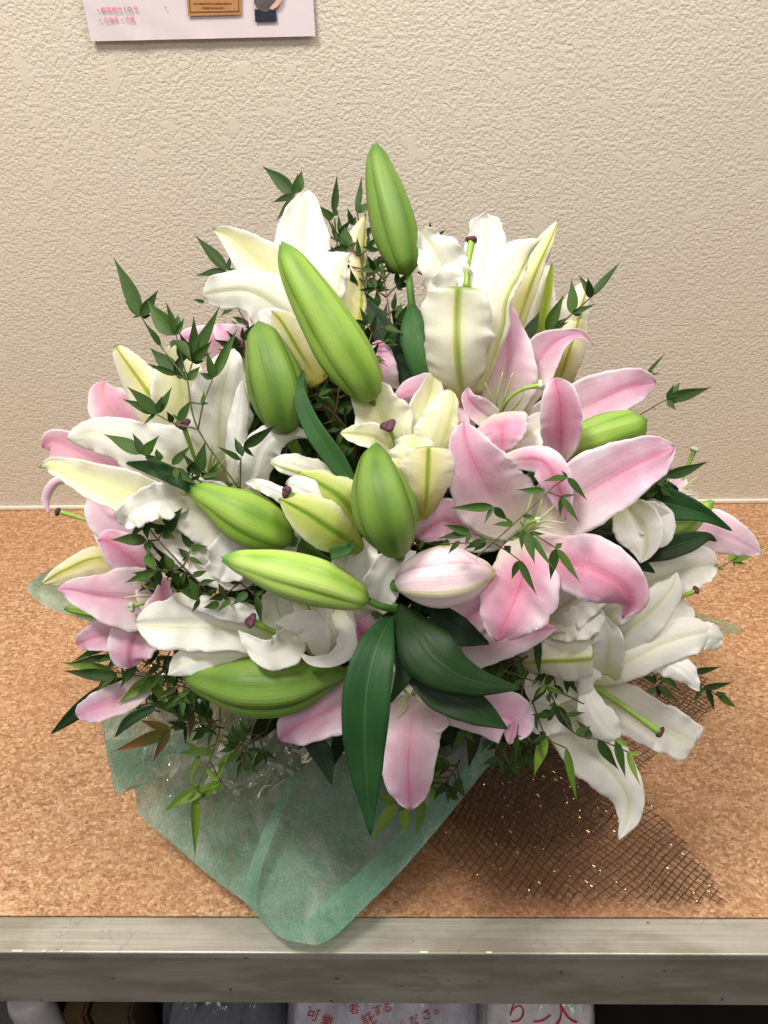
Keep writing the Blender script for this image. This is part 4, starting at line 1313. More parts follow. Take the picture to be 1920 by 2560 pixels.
lily('white lily at right whose curled petals point right', (1560, 1600), 0.5, [
    dict(p=[(1530, 1530, 28), (1610, 1465, 52), (1698, 1428, 54), (1762, 1412, 46), (1790, 1416, 28)], prof=[-2.4, -1.4, -0.8, -0.8, -1.2], cup=0.2, ruf=0.08, o=-0.6),
    dict(p=[(1495, 1655, 34), (1565, 1580, 52), (1630, 1525, 46), (1678, 1470, 30), (1692, 1430, 8)], prof=[-1.6, 0.6, 1.4, 1.6, 1.4], cup=-0.3, ruf=0.06),
    dict(p=[(1512, 1690, 36), (1522, 1610, 36), (1510, 1560, 20), (1500, 1528, 4)], prof=[-0.4, 1.6, 2.2, 2.2], cup=0.4, m='white_in'),
    dict(p=[(1285, 1655, 30), (1350, 1640, 54), (1420, 1634, 68), (1484, 1630, 60)], m='white_out', prof=[-2, 0.6, 1.8, 2.2], cup=-0.75, ruf=0.04, rib=0.28, tipr=0.97),
    dict(p=[(1475, 1700, 20), (1560, 1658, 44), (1648, 1612, 50), (1730, 1586, 44), (1780, 1578, 20)], m='white_in', prof=[-1.6, 0.2, 1.0, 1.0, 0.2], cup=-0.25, ruf=0.05),
    dict(m='white_plain', p=[(1715, 1592, 24), (1762, 1590, 32), (1790, 1596, 30), (1806, 1598, 18)], prof=[0, 0.4, 0, -0.5], cup=-0.3),
    dict(m='white_plain', p=[(1595, 1640, 24), (1665, 1655, 32), (1712, 1682, 28), (1750, 1728, 5)], prof=[-0.8, 0.6, 1.0, 0.6], cup=-0.3),
    dict(m='white_plain', p=[(1580, 1590, 20), (1660, 1548, 34), (1735, 1525, 30)], prof=[-1, 0, 0], ruf=0.14, o=-0.4),
    dict(m='white_plain', p=[(1420, 1590, 30), (1470, 1570, 40), (1540, 1540, 44), (1590, 1500, 20)], prof=[-2, -1, -0.4, -0.6], o=-0.8),
    dict(p=[(1540, 1540, 20), (1590, 1510, 20), (1640, 1480, 12)], prof=[-1, -0.2, -0.2], m='white_out', o=0),
], styles=[dict(p=[(1650, 1520, -0.6), (1700, 1494, -0.2), (1741, 1476, 0.2)], w=7, sw=11)], stem_from=(1440, 1650))

lily('white lily at lower right with a long green style reaching out', (1470, 1760), 0.8, [
    dict(p=[(1465, 1705, 18), (1550, 1762, 56), (1640, 1812, 60), (1712, 1848, 54), (1738, 1862, 44)], prof=[-1.4, 0, 0.6, 0.4, 0], cup=0.28, ruf=0.05, tipr=0.98, rib=0.1),
    dict(m='white_plain', p=[(1452, 1650, 14), (1466, 1725, 20), (1484, 1780, 36), (1520, 1826, 40), (1548, 1848, 20)], prof=[0.4, 2.2, 3.0, 3.0, 2.6], cup=-0.3, ruf=0.05),
    dict(m='white_plain', p=[(1450, 1750, 10), (1474, 1690, 20), (1488, 1630, 16), (1494, 1572, 6)], prof=[2, 3.0, 3.2, 3.0], cup=-0.3, ruf=0.3),
    dict(p=[(1375, 1755, 34), (1436, 1846, 52), (1514, 1912, 64), (1566, 1985, 44), (1568, 2050, 24), (1545, 2102, 5)], m='white_in', prof=[-1.0, 0.4, 1.2, 1.2, 1.0, 0.6], cup=-0.2, ruf=0.05),
    dict(p=[(1470, 1720, 40), (1400, 1762, 62), (1345, 1798, 44), (1318, 1820, 14)], prof=[-1, -0.2, 0, -0.4], o=-0.4),
    dict(p=[(1460, 1700, 26), (1380, 1715, 44), (1310, 1715, 30)], prof=[-0.6, 0.2, -0.2], o=-0.6),
], styles=[dict(p=[(1462, 1706, 0), (1520, 1738, 1.2), (1585, 1785, 1.8), (1650, 1832, 2.2)], w=9.5, sw=15, squash=0.5)],
    stamens=[[(1470, 1715, -0.4), (1500, 1745, 0.4), (1540, 1757, 0.8)]], stem_from=(1430, 1720))

lily('small white lily petals beneath the dark leaves at right', (1600, 1340), -1.0, [
    dict(p=[(1562, 1262, 34), (1590, 1308, 56), (1604, 1350, 48), (1606, 1382, 26), (1600, 1408, 5)], m='white_in', prof=[-0.6, 0.2, 0.5, 0.4, 0.2], cup=0.2, ruf=0.0, rib=-0.3, crease=0.1),
    dict(p=[(1600, 1262, 30), (1640, 1300, 40), (1650, 1340, 30), (1640, 1372, 8)], m='white_plain', prof=[-0.8, -0.2, 0, -0.2], cup=-0.2, ruf=0.02),
    dict(p=[(1560, 1290, 30), (1620, 1295, 40), (1668, 1310, 24)], m='white_plain', prof=FLAT, o=-0.4, ruf=0.03),
], stem_from=(1560, 1280))

lily('shaded white lily deep behind the front pink petals', (1420, 1520), -2.0, [
    dict(p=[(1340, 1560, 30), (1400, 1520, 56), (1460, 1480, 56), (1520, 1440, 24)], prof=FLAT, cup=0.3),
    dict(p=[(1370, 1570, 26), (1440, 1560, 40), (1510, 1530, 34)], prof=FLAT, cup=0.2, o=0.5, ruf=0.1),
    dict(p=[(1500, 1560, 24), (1560, 1500, 44), (1600, 1450, 20)], prof=FLAT, cup=0.2),
], stem_from=(1340, 1560))

lily('pale pink lily at far right beside a young nandina tip', (1740, 1310), -3.0, [
    dict(p=[(1650, 1330, 36), (1760, 1322, 50), (1840, 1350, 40), (1904, 1384, 10)], m='pink_pale', prof=FLAT, cup=-0.15),
    dict(p=[(1655, 1290, 20), (1705, 1248, 22), (1748, 1238, 8)], m='pink_pale', prof=FLAT),
    dict(p=[(1650, 1270, 16), (1690, 1220, 22), (1712, 1190, 8)], m='pink_pale', prof=FLAT, o=-0.4),
    dict(p=[(1640, 1370, 20), (1700, 1360, 30), (1760, 1350, 20)], m='pink_pale', prof=FLAT, o=-0.6),
], styles=[dict(p=[(1690, 1240, -0.5), (1716, 1172, 0), (1737, 1124, 0.4)], w=6.5, sw=11, stig='stigma_pale')],
    stamens=[[(1690, 1240, 0), (1715, 1215, 0.6), (1745, 1190, 1)], [(1690, 1245, 0), (1715, 1238, 0.6), (1744, 1236, 1)], [(1690, 1240, 0), (1705, 1225, 0.4), (1730, 1212, 0.8)]], stem_from=(1650, 1310))

lily('pink lily petals peeping over at upper left behind nandina', (560, 870), -4.0, [
    dict(p=[(620, 950, 36), (545, 868, 44), (478, 846, 26), (422, 862, 6)], m='pink_in', prof=FLAT, cup=-0.25),
    dict(p=[(650, 930, 30), (598, 862, 40), (560, 830, 26), (545, 808, 8)], m='pink_in', prof=FLAT, cup=0.2, o=0.4),
    dict(p=[(670, 880, 24), (650, 820, 24), (625, 775, 8)], m='pink_deep', prof=FLAT),
], stem_from=(640, 950))

lily('sliver of pink lily seen between buds near the top', (955, 910), -3.5, [
    dict(p=[(965, 1010, 36), (952, 920, 38), (945, 850, 20)], m='pink_in', prof=FLAT, cup=-0.2),
    dict(p=[(960, 1010, 30), (925, 940, 34), (910, 890, 16)], m='pink_in', prof=FLAT, o=-0.5),
], stem_from=(965, 1010))

lily('arched pink and white lily petals behind the cream lily', (1090, 990), -1.5, [
    dict(p=[(1145, 1030, 22), (1090, 975, 34), (1030, 978, 30), (976, 1008, 6)], m='pink_in', prof=[-1, 0.2, 0.6, 0.2], cup=-0.4),
    dict(p=[(1160, 1100, 28), (1146, 1040, 36), (1124, 985, 32), (1090, 945, 14)], m='pink_pale', prof=[-1, 0, 0.4, 0.2], cup=-0.3, o=-0.3),
    dict(p=[(1150, 1110, 20), (1150, 1060, 24), (1160, 1020, 12)], m='pink_pale', prof=FLAT),
], stem_from=(1150, 1090))

# ------------------------------------------------------------------ buds
bud('tallest green lily bud standing upright at the top', (985, 640), 0.5,
    [(1022, 690, 16, 0), (1012, 655, 42, 0.2), (992, 585, 57, 0.3), (970, 505, 52, 0.3), (949, 425, 36, 0.2), (939, 366, 9, 0)], 'bud_dark', 60,
    stem=[(1030, 765, -0.2), (1045, 850, -0.8)],
    leaves=[dict(p=[(1030, 762, 15), (1038, 815, 39), (1052, 880, 42), (1072, 945, 34), (1085, 1000, 20)], m='leaf_mid', prof=[0.4, 1.4, 1.8, 1.6, 1.0], cup=-0.45, crease=0.02),
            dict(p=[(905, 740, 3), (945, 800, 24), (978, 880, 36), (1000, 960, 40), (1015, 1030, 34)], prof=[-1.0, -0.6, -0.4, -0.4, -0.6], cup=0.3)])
bud('long bright green bud slanting across the upper left lily', (820, 800), 3.0,
    [(928, 1000, 24, -1), (905, 950, 55, 0.2), (860, 880, 68, 0.8), (803, 785, 62, 1.0), (748, 692, 46, 0.8), (708, 614, 13, 0.4)], 'bud', 75,
    stem=[(955, 1050, -2.5)])
bud('squat green bud pointing up left of the slanting bud', (690, 940), 1.5,
    [(715, 1080, 22, -1), (706, 1030, 62, 0), (690, 960, 73, 0.5), (668, 885, 57, 0.4), (649, 812, 12, 0)], 'bud_dark', 95)
bud('green bud pointing left above the long pale bud', (590, 1290), 2.0,
    [(720, 1345, 24, -1), (680, 1325, 58, 0.2), (610, 1290, 68, 0.9), (545, 1255, 46, 0.9), (482, 1222, 10, 0.5)], 'bud', 70)
bud('long pale green bud lying level at the centre front', (760, 1440), 3.5,
    [(922, 1502, 18, 0), (885, 1488, 40, 0.4), (800, 1456, 60, 0.9), (705, 1430, 58, 1.0), (620, 1408, 36, 0.8), (561, 1397, 8, 0.5)], 'bud_bright', 62,
    stem=[(952, 1515, -0.6), (988, 1524, -1.8)],
    leaves=[dict(p=[(982, 1530, 6), (945, 1612, 44), (918, 1720, 61), (912, 1830, 58), (916, 1940, 38), (927, 2090, 3)], m='leaf_mid', prof=[-1.6, 1.0, 2.0, 1.8, 1.0, 0.2], cup=0.12),
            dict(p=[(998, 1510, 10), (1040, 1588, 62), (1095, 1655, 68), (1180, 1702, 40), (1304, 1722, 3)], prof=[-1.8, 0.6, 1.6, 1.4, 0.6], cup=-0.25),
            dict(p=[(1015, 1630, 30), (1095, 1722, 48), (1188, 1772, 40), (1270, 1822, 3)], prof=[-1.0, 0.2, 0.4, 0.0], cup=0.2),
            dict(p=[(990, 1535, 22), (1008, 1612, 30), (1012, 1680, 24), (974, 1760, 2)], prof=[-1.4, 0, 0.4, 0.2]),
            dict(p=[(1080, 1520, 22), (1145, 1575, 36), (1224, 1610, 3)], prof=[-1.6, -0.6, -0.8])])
bud('plump upright green bud in the middle of the bouquet', (950, 1250), 4.0,
    [(992, 1376, 22, -1.2), (984, 1345, 56, 0), (966, 1290, 80, 0.8), (950, 1225, 74, 0.9), (940, 1165, 48, 0.6), (941, 1116, 10, 0.2)], 'bud_dark', 92)
bud('fat pink striped bud right of the long pale green bud', (1110, 1445), 3.5,
    [(990, 1462, 14, -0.6), (1035, 1450, 56, 0.2), (1098, 1446, 78, 0.8), (1160, 1440, 68, 0.9), (1208, 1433, 36, 0.7), (1233, 1433, 8, 0.5)], 'bud_pink', 60)
bud('fat green bud at lower left below the white lily', (650, 1710), 2.4,
    [(870, 1680, 16, -0.6), (810, 1692, 40, 0.2), (720, 1712, 74, 0.9), (620, 1716, 76, 1.0), (530, 1704, 46, 0.6), (461, 1688, 8, 0.2)], 'bud_dark', 80,
    leaves=[dict(p=[(765, 1845, 16), (806, 1885, 26), (829, 1962, 2)], prof=[-2, -1.6, -1.6]), dict(p=[(385, 1768, 10), (325, 1800, 14), (287, 1843, 2)], prof=[-2, -2, -2])])
bud('green bud pointing right between the two pink lilies', (1500, 1090), 2.2,
    [(1375, 1150, 24, -1), (1440, 1114, 44, 0), (1510, 1088, 53, 0.4), (1575, 1068, 46, 0.4), (1608, 1050, 16, 0.2)], 'bud', 70)
bud('slender pale bud under the dark leaf at far right', (1700, 1310), -1.5,
    [(1625, 1368, 14, -0.5), (1660, 1345, 28, 0), (1705, 1314, 34, 0.2), (1748, 1282, 24, 0.2), (1778, 1256, 8, 0)], 'bud_bright', 70,
    leaves=[dict(p=[(1570, 1262, 22), (1632, 1255, 46), (1706, 1270, 34), (1768, 1290, 17), (1832, 1328, 2)], m='leaf_mid', prof=[1.4, 2.2, 2.4, 2.2, 1.6]),
            dict(p=[(1604, 1404, 5), (1660, 1376, 26), (1720, 1355, 26), (1768, 1342, 12), (1792, 1354, 2)], prof=[1.2, 1.8, 2.0, 1.8, 1.4]),
            dict(p=[(1490, 1335, 8), (1548, 1374, 27), (1597, 1406, 19), (1638, 1432, 2)], prof=[1.0, 1.8, 2.0, 1.6])])
bud('tiny green bud under the pink lily at the left edge', (230, 1530), -0.8,
    [(270, 1536, 12, -0.4), (235, 1530, 17, 0), (200, 1526, 14, 0), (165, 1521, 4, 0)], 'bud', 80,
    leaves=[dict(p=[(318, 1695, 8), (262, 1728, 19), (195, 1778, 19), (127, 1836, 2)], prof=[1.6, 2.2, 2.2, 1.6])])

# lone lily leaves between the flowers
def lone_leaf(label, anchor, off, pts, mat='leaf', **k):
    z0 = D(*anchor) - off * 0.01
    b = P(*pts[0][:2], z0)
    t = thing('lily_leaf', label, 'leaf', b, 'lily leaves between the flowers')
    add_leaf(t, b, z0, pts, mat, 'blade', **k)
    add_stem(t, b, b, 0.002)


lone_leaf('strap shaped leaf curving down beside the squat bud', (800, 1080), 1.6, [(885, 1215, 14), (835, 1145, 26), (780, 1065, 24), (748, 980, 16), (760, 925, 4)], 'leaf_mid')
lone_leaf('dark lily leaf crossing the large white lily at left', (440, 1190), 3.4, [(500, 1235, 10), (445, 1196, 21), (380, 1170, 18), (314, 1157, 3)], 'leaf_mid')

# ------------------------------------------------------------------ nandina sprigs seen one by one
sprig('tall nandina sprig rising in front of the large white lily at left', (470, 1040), 5.0,
      [[(600, 1225, -1), (495, 1073, 0), (468, 950, 0.3), (440, 838, 0.4), (428, 780, 0.3)], [(495, 1073), (508, 1010), (532, 946)], [(495, 1073), (435, 1058), (390, 1035)],
       [(468, 950), (440, 938)], [(468, 950), (481, 905)], [(468, 950), (402, 866), (352, 790)], [(600, 1225), (602, 1150), (608, 1118)], [(508, 1010), (475, 1006)]],
      [(532, 946, 597, 818, .22), (532, 946, 520, 876, .42), (390, 1035, 318, 964, .42), (390, 1035, 430, 966, .36), (390, 1035, 306, 998, .3), (440, 938, 376, 872, .5), (440, 938, 363, 908, .25),
       (440, 938, 458, 880, .45), (481, 905, 552, 764, .26), (481, 905, 484, 788, .3), (481, 905, 532, 850, .4), (430, 1055, 418, 1030, .5), (448, 1052, 476, 998, .45), (352, 790, 282, 642, .28),
       (352, 790, 396, 724, .42), (352, 790, 311, 752, .4), (438, 838, 364, 748, .48), (438, 838, 416, 752, .3), (402, 866, 358, 803, .3), (440, 850, 480, 900, .5), (455, 900, 440, 848, .5), (602, 1150, 543, 1114, .28),
       (605, 1140, 588, 1090, .5), (608, 1118, 694, 1058, .3), (505, 1015, 510, 975, .35), (508, 1012, 524, 1004, .6), (468, 950, 500, 915, .5)], twig='twig_green')
sprig('low nandina spray lying across the throat of the large white lily', (440, 1165), 4.6,
      [[(530, 1225, -1), (480, 1190, 0), (430, 1165, 0.4), (355, 1135, 0.5)], [(480, 1190), (500, 1150)]],
      [(355, 1135, 256, 1081, .36), (355, 1135, 398, 1088, .4), (365, 1140, 412, 1160, .36), (400, 1152, 392, 1118, .5), (430, 1162, 477, 1112, .36), (500, 1182, 512, 1102, .45), (440, 1170, 492, 1212, .4), (505, 1195, 568, 1180, .32),
       (500, 1190, 450, 1128, .3), (520, 1200, 548, 1150, .4), (470, 1180, 488, 1150, .5), (520, 1215, 480, 1225, .4)], twig='twig_green')
sprig('flat nandina sprig with paired leaflets at left below the white lily', (430, 1380), 4.0,
      [[(520, 1480, -1), (458, 1417, 0), (395, 1350, 0.2), (363, 1306, 0.2)], [(395, 1350), (370, 1352)], [(395, 1350), (405, 1332)], [(458, 1417), (432, 1424), (390, 1428)], [(458, 1417), (475, 1378)], [(500, 1460), (498, 1490)]],
      [(363, 1306, 326, 1259, .62), (365, 1305, 423, 1269, .36), (405, 1330, 460, 1267, .5), (362, 1308, 322, 1352, .4), (364, 1310, 370, 1351, .5), (403, 1332, 377, 1306, .6), (408, 1331, 442, 1347, .5), (368, 1352, 274, 1350, .36),
       (370, 1354, 372, 1390, .55), (475, 1370, 452, 1292, .46), (368, 1385, 394, 1429, .55), (388, 1428, 311, 1459, .36), (392, 1428, 401, 1466, .6), (433, 1423, 411, 1379, .55), (433, 1425, 446, 1468, .55), (470, 1396, 443, 1369, .6),
       (478, 1372, 517, 1364, .42), (474, 1394, 510, 1412, .4), (500, 1500, 437, 1473, .35), (498, 1496, 468, 1441, .45), (480, 1440, 520, 1425, .45), (500, 1460, 540, 1450, .45)], w=2.6)
sprig('thin nandina sprig arching over the front pink lily', (1300, 1320), 7.4,
      [[(1180, 1400, -4), (1215, 1372, -1.2), (1290, 1305, 0), (1385, 1215, 0.2)], [(1285, 1310), (1262, 1292), (1234, 1267)], [(1300, 1305), (1340, 1338), (1391, 1371)], [(1235, 1355), (1205, 1342), (1175, 1332)], [(1235, 1358), (1268, 1378), (1299, 1401)],
       [(1385, 1215), (1418, 1194)], [(1370, 1230), (1403, 1242)], [(1100, 1360, -3), (1235, 1355)]],
      [(1363, 1226, 1289, 1224, .3), (1418, 1194, 1471, 1250, .34), (1418, 1194, 1355, 1206, .32), (1403, 1242, 1400, 1294, .3), (1403, 1242, 1451, 1308, .26), (1234, 1267, 1121, 1270, .24), (1236, 1268, 1272, 1302, .45), (1310, 1322, 1304, 1377, .4),
       (1318, 1330, 1338, 1412, .36), (1322, 1332, 1388, 1428, .2), (1391, 1371, 1377, 1450, .36), (1393, 1372, 1451, 1459, .26), (1299, 1401, 1279, 1450, .42), (1300, 1401, 1341, 1489, .26), (1280, 1312, 1230, 1312, .32), (1310, 1294, 1336, 1287, .5),
       (1175, 1332, 1108, 1311, .4), (1175, 1334, 1092, 1348, .3), (1210, 1352, 1160, 1372, .36), (1215, 1356, 1180, 1380, .4), (1390, 1371, 1408, 1356, .6), (1265, 1376, 1280, 1362, .6), (1110, 1350, 1128, 1378, .4), (1150, 1352, 1118, 1386, .36)], twig='twig_green', w=2.0)
sprig('nandina sprig with broad leaflets against the wall at upper right', (1400, 760), 1.0,
      [[(1350, 860, -1), (1390, 822, 0), (1430, 785, 0.2), (1475, 745, 0.2), (1486, 732, 0.2)]],
      [(1430, 785, 1428, 696, .38), (1475, 745, 1468, 692, .45), (1480, 740, 1550, 651, .26), (1432, 783, 1490, 758, .28), (1366, 830, 1413, 734, .36), (1372, 824, 1417, 794, .35), (1312, 850, 1351, 775, .4), (1390, 822, 1402, 800, .5)])
sprig('short nandina tip behind the trumpet lily at upper right', (1340, 680), -2.0,
      [[(1300, 720, 0), (1330, 690, 0), (1355, 671, 0)]],
      [(1353, 671, 1394, 559, .26), (1350, 672, 1333, 636, .5), (1322, 704, 1352, 697, .5), (1300, 742, 1359, 727, .3), (1330, 690, 1322, 655, .4), (1352, 672, 1364, 668, .7)])
sprig('nandina twig with three dark leaflets against the wall at right', (1630, 1010), -1.0,
      [[(1560, 1060, -1), (1600, 1037, 0), (1632, 1018, 0), (1668, 998, 0)]],
      [(1668, 998, 1700, 954, .45), (1668, 998, 1778, 968, .3), (1668, 1000, 1692, 1027, .5), (1616, 936, 1666, 880, .16), (1610, 940, 1636, 925, .3), (1634, 1018, 1638, 1024, .6)], w=1.8)
sprig('dark broad nandina leaves right of the pink petal tip', (1690, 1190), 0.5,
      [[(1640, 1240, -1), (1665, 1195, 0), (1690, 1180, 0)]],
      [(1662, 1192, 1774, 1152, .30), (1650, 1215, 1695, 1240, .7), (1640, 1220, 1662, 1196, .6), (1690, 1240, 1668, 1200, .6), (1650, 1200, 1680, 1168, .4)])
sprig('young green nandina tip at the far right edge', (1820, 1400), -2.5,
      [[(1740, 1440, -1), (1795, 1420, 0), (1828, 1403, 0)]],
      [(1827, 1402, 1842, 1354, .5), (1828, 1403, 1919, 1361, .27), (1833, 1404, 1868, 1411, .35), (1796, 1420, 1772, 1426, .5), (1796, 1422, 1812, 1424, .5)], 'nandina_light', 'twig_green', 1.8)
sprig('nandina sprig over the net and cork at lower right', (1720, 1710), -1.0,
      [[(1600, 1640, -2), (1680, 1680, 0), (1755, 1712, 0), (1792, 1738, 0)], [(1680, 1680), (1640, 1720)]],
      [(1730, 1682, 1804, 1666, .28), (1758, 1720, 1836, 1704, .26), (1764, 1722, 1790, 1780, .3), (1790, 1736, 1840, 1771, .42), (1754, 1714, 1734, 1762, .3), (1716, 1628, 1757, 1634, .4), (1640, 1705, 1600, 1690, .4), (1645, 1715, 1700, 1755, .36),
       (1650, 1700, 1690, 1690, .5), (1640, 1720, 1612, 1745, .4), (1660, 1690, 1700, 1730, .36), (1790, 1736, 1818, 1732, .5)])
sprig('nandina tips fanned out above the upper left white lily', (740, 500), -4.5,
      [[(770, 640, 0), (750, 540, 0), (736, 488, 0)], [(838, 640, 0), (842, 600, 0), (822, 552, 0)], [(842, 600), (836, 545)]],
      [(735, 487, 654, 414, .36), (735, 488, 680, 508, .36), (745, 482, 757, 421, .42), (738, 492, 690, 555, .28), (834, 532, 842, 435, .25), (832, 545, 798, 514, .5), (834, 540, 842, 519, .6), (822, 552, 800, 520, .4)])
sprig('nandina leaflets left of the tallest bud', (890, 560), -3.5,
      [[(930, 720, 0), (912, 640, 0), (893, 532, 0)], [(912, 640), (905, 590)], [(920, 680), (880, 640)]],
      [(892, 530, 904, 438, .22), (893, 532, 932, 500, .5), (880, 562, 870, 519, .42), (868, 604, 842, 560, .6), (902, 590, 932, 580, .5), (905, 592, 935, 562, .5), (880, 640, 845, 605, .5), (880, 640, 900, 615, .5), (912, 660, 950, 655, .5), (915, 690, 955, 650, .5),
       (918, 700, 970, 720, .45), (925, 710, 900, 740, .5), (905, 640, 940, 690, .5), (900, 650, 885, 690, .5), (890, 660, 925, 690, .5)])
sprig('nandina leaflets at far upper left against the wall', (570, 690), -4.0,
      [[(640, 800, 0), (600, 740, 0), (566, 678, 0)], [(640, 850, 0), (612, 800, 0), (590, 765, 0)]],
      [(566, 677, 486, 589, .3), (564, 678, 487, 692, .34), (570, 676, 576, 638, .42), (512, 756, 481, 747, .4), (586, 764, 552, 792, .5), (600, 800, 640, 820, .4), (612, 805, 580, 790, .4), (600, 860, 560, 800, .3), (605, 880, 618, 830, .4), (570, 830, 520, 870, .3), (600, 870, 540, 850, .4)])
sprig('nandina stems hanging down over the wrap at lower left', (520, 1880), 2.2,
      [[(600, 1730, -2), (553, 1755, 0), (550, 1820, 0.6), (524, 1900, 0.8), (490, 1975, 0.8)], [(540, 1860), (500, 1880)], [(524, 1900), (552, 1955)], [(625, 1800, -2), (600, 1865, -0.6), (560, 1920, 0)], [(550, 1800), (532, 1804)]],
      [(490, 1975, 403, 2032, .3), (488, 1978, 488, 2150, .17), (552, 1955, 484, 1985, .28), (535, 1880, 442, 1880, .3), (505, 1983, 428, 2020, .3), (532, 1804, 480, 1790, .42), (532, 1806, 518, 1832, .5), (546, 1952, 508, 1915, .4), (598, 1870, 538, 1850, .36), (500, 1880, 458, 1850, .3),
       (500, 1885, 470, 1960, .26), (552, 1955, 487, 2008, .3), (590, 1880, 545, 1910, .32), (560, 1900, 540, 1960, .3), (602, 1850, 570, 1820, .4), (612, 1830, 570, 1850, .4)], 'nandina_light', 'twig_green', 2.2)
sprig('reddish nandina leaflets hanging over the wrap at left', (420, 1830), 1.5,
      [[(520, 1740, -2), (485, 1778, 0), (425, 1825, 0.5)]],
      [(425, 1825, 281, 1881, .26, 'nandina_red'), (425, 1825, 381, 1908, .3, 'nandina_red'), (425, 1825, 348, 1799, .34, 'nandina_red'), (485, 1780, 362, 1758, .3), (485, 1780, 470, 1850, .3, 'nandina_red'), (490, 1775, 430, 1810, .3, 'nandina_red')], 'nandina', 'stem_dark', 2.0)
sprig('bright young nandina cluster at the left edge below the pink lily', (330, 1690), 8.0,
      [[(470, 1720, -2), (382, 1696, 0), (288, 1681, 0.4)], [(382, 1696), (430, 1692)], [(360, 1690), (292, 1634, -0.4)]],
      [(288, 1681, 146, 1655, .24), (290, 1682, 232, 1737, .46), (380, 1696, 294, 1760, .4), (382, 1698, 416, 1766, .42), (430, 1692, 419, 1742, .45), (382, 1696, 330, 1722, .36), (440, 1720, 400, 1745, .4), (470, 1730, 420, 1760, .4)], 'nandina_light', 'twig_green', 2.0)
sprig('dark nandina cluster behind the young leaves at the left edge', (320, 1650), 5.5,
      [[(470, 1690, -2), (380, 1660, 0), (292, 1634, 0.3)], [(380, 1660), (350, 1620)]],
      [(292, 1632, 286, 1590, .55), (290, 1636, 240, 1660, .4), (292, 1640, 265, 1680, .45), (350, 1622, 320, 1640, .4), (380, 1640, 325, 1625, .3), (380, 1622, 360, 1595, .5), (290, 1690, 152, 1676, .25), (340, 1660, 300, 1720, .4), (400, 1660, 360, 1700, .4), (420, 1650, 440, 1700, .4),
       (280, 1640, 165, 1660, .2), (310, 1590, 175, 1658, .2), (400, 1690, 340, 1740, .4), (390, 1650, 430, 1640, .4)])
sprig('yellow green nandina leaflets under the drooping pink petal', (1010, 2020), 0.0,
      [[(1000, 1880, -2), (990, 1960, 0), (988, 2006, 0)], [(1090, 1850, -2), (1082, 1930, 0), (1060, 1996, 0)], [(988, 2006), (1012, 2018)]],
      [(988, 2008, 927, 2102, .36), (986, 2006, 928, 1991, .42), (1012, 2018, 1013, 2090, .42), (1060, 1998, 1040, 2092, .3), (1082, 1960, 1095, 1900, .7), (1080, 1970, 1086, 2010, .6), (1075, 1900, 1120, 1905, .3), (1085, 1890, 1145, 1920, .36), (1090, 1850, 1120, 1830, .4)], 'nandina_light', 'twig_green', 2.0)
sprig('nandina spray hanging over the lower right white lily', (1390, 1760), 4.6,
      [[(1245, 1672, -2), (1365, 1714, 0), (1460, 1760, 0)], [(1330, 1750, -1), (1365, 1840, 0), (1415, 1870, 0)], [(1365, 1714), (1395, 1770), (1415, 1790)], [(1310, 1680, -1), (1300, 1780, -0.4), (1292, 1840, 0)], [(1400, 1780), (1440, 1835), (1500, 1850), (1570, 1880)]],
      [(1343, 1588, 1350, 1698, .22), (1365, 1716, 1328, 1764, .42), (1368, 1718, 1412, 1736, .36, 'nandina_light'), (1365, 1716, 1340, 1740, .3, 'nandina_light'), (1365, 1840, 1334, 1945, .3, 'nandina_light'), (1365, 1838, 1328, 1858, .4), (1415, 1868, 1443, 2007, .17, 'nandina_light'), (1392, 1764, 1438, 1837, .42),
       (1440, 1836, 1478, 1812, .5), (1495, 1850, 1549, 1928, .34), (1538, 1850, 1568, 1948, .26), (1568, 1882, 1601, 1966, .26, 'nandina_light'), (1540, 1845, 1576, 1872, .4, 'nandina_light'), (1292, 1838, 1290, 1905, .26), (1380, 1790, 1325, 1785, .36), (1375, 1775, 1340, 1800, .4), (1370, 1735, 1375, 1760, .6), (1390, 1762, 1375, 1800, .5),
       (1415, 1790, 1465, 1780, .3), (1300, 1780, 1262, 1790, .4), (1310, 1690, 1290, 1640, .4), (1310, 1700, 1270, 1720, .4), (1345, 1850, 1350, 1890, .4), (1330, 1780, 1345, 1830, .4), (1300, 1800, 1330, 1860, .35), (1480, 1845, 1440, 1800, .4)], twig='twig_green', w=2.4)
sprig('dark nandina cluster between the long bud and lower white lily', (610, 1480), 1.0,
      [[(560, 1400, -1), (600, 1455, 0), (640, 1488, 0.4)], [(600, 1455), (560, 1490)], [(620, 1470), (650, 1450)]],
      [(620, 1480, 578, 1512, .5), (626, 1478, 648, 1462, .6), (640, 1488, 656, 1560, .35), (640, 1488, 662, 1474, .6), (600, 1450, 560, 1430, .5), (600, 1455, 570, 1460, .5), (560, 1490, 520, 1500, .5), (560, 1490, 545, 1455, .5), (575, 1500, 540, 1530, .4), (650, 1450, 690, 1462, .35), (580, 1420, 550, 1400, .5),
       (540, 1470, 500, 1490, .5), (530, 1440, 490, 1445, .5), (550, 1510, 510, 1520, .5), (620, 1440, 600, 1400, .5), (590, 1480, 610, 1520, .4)])

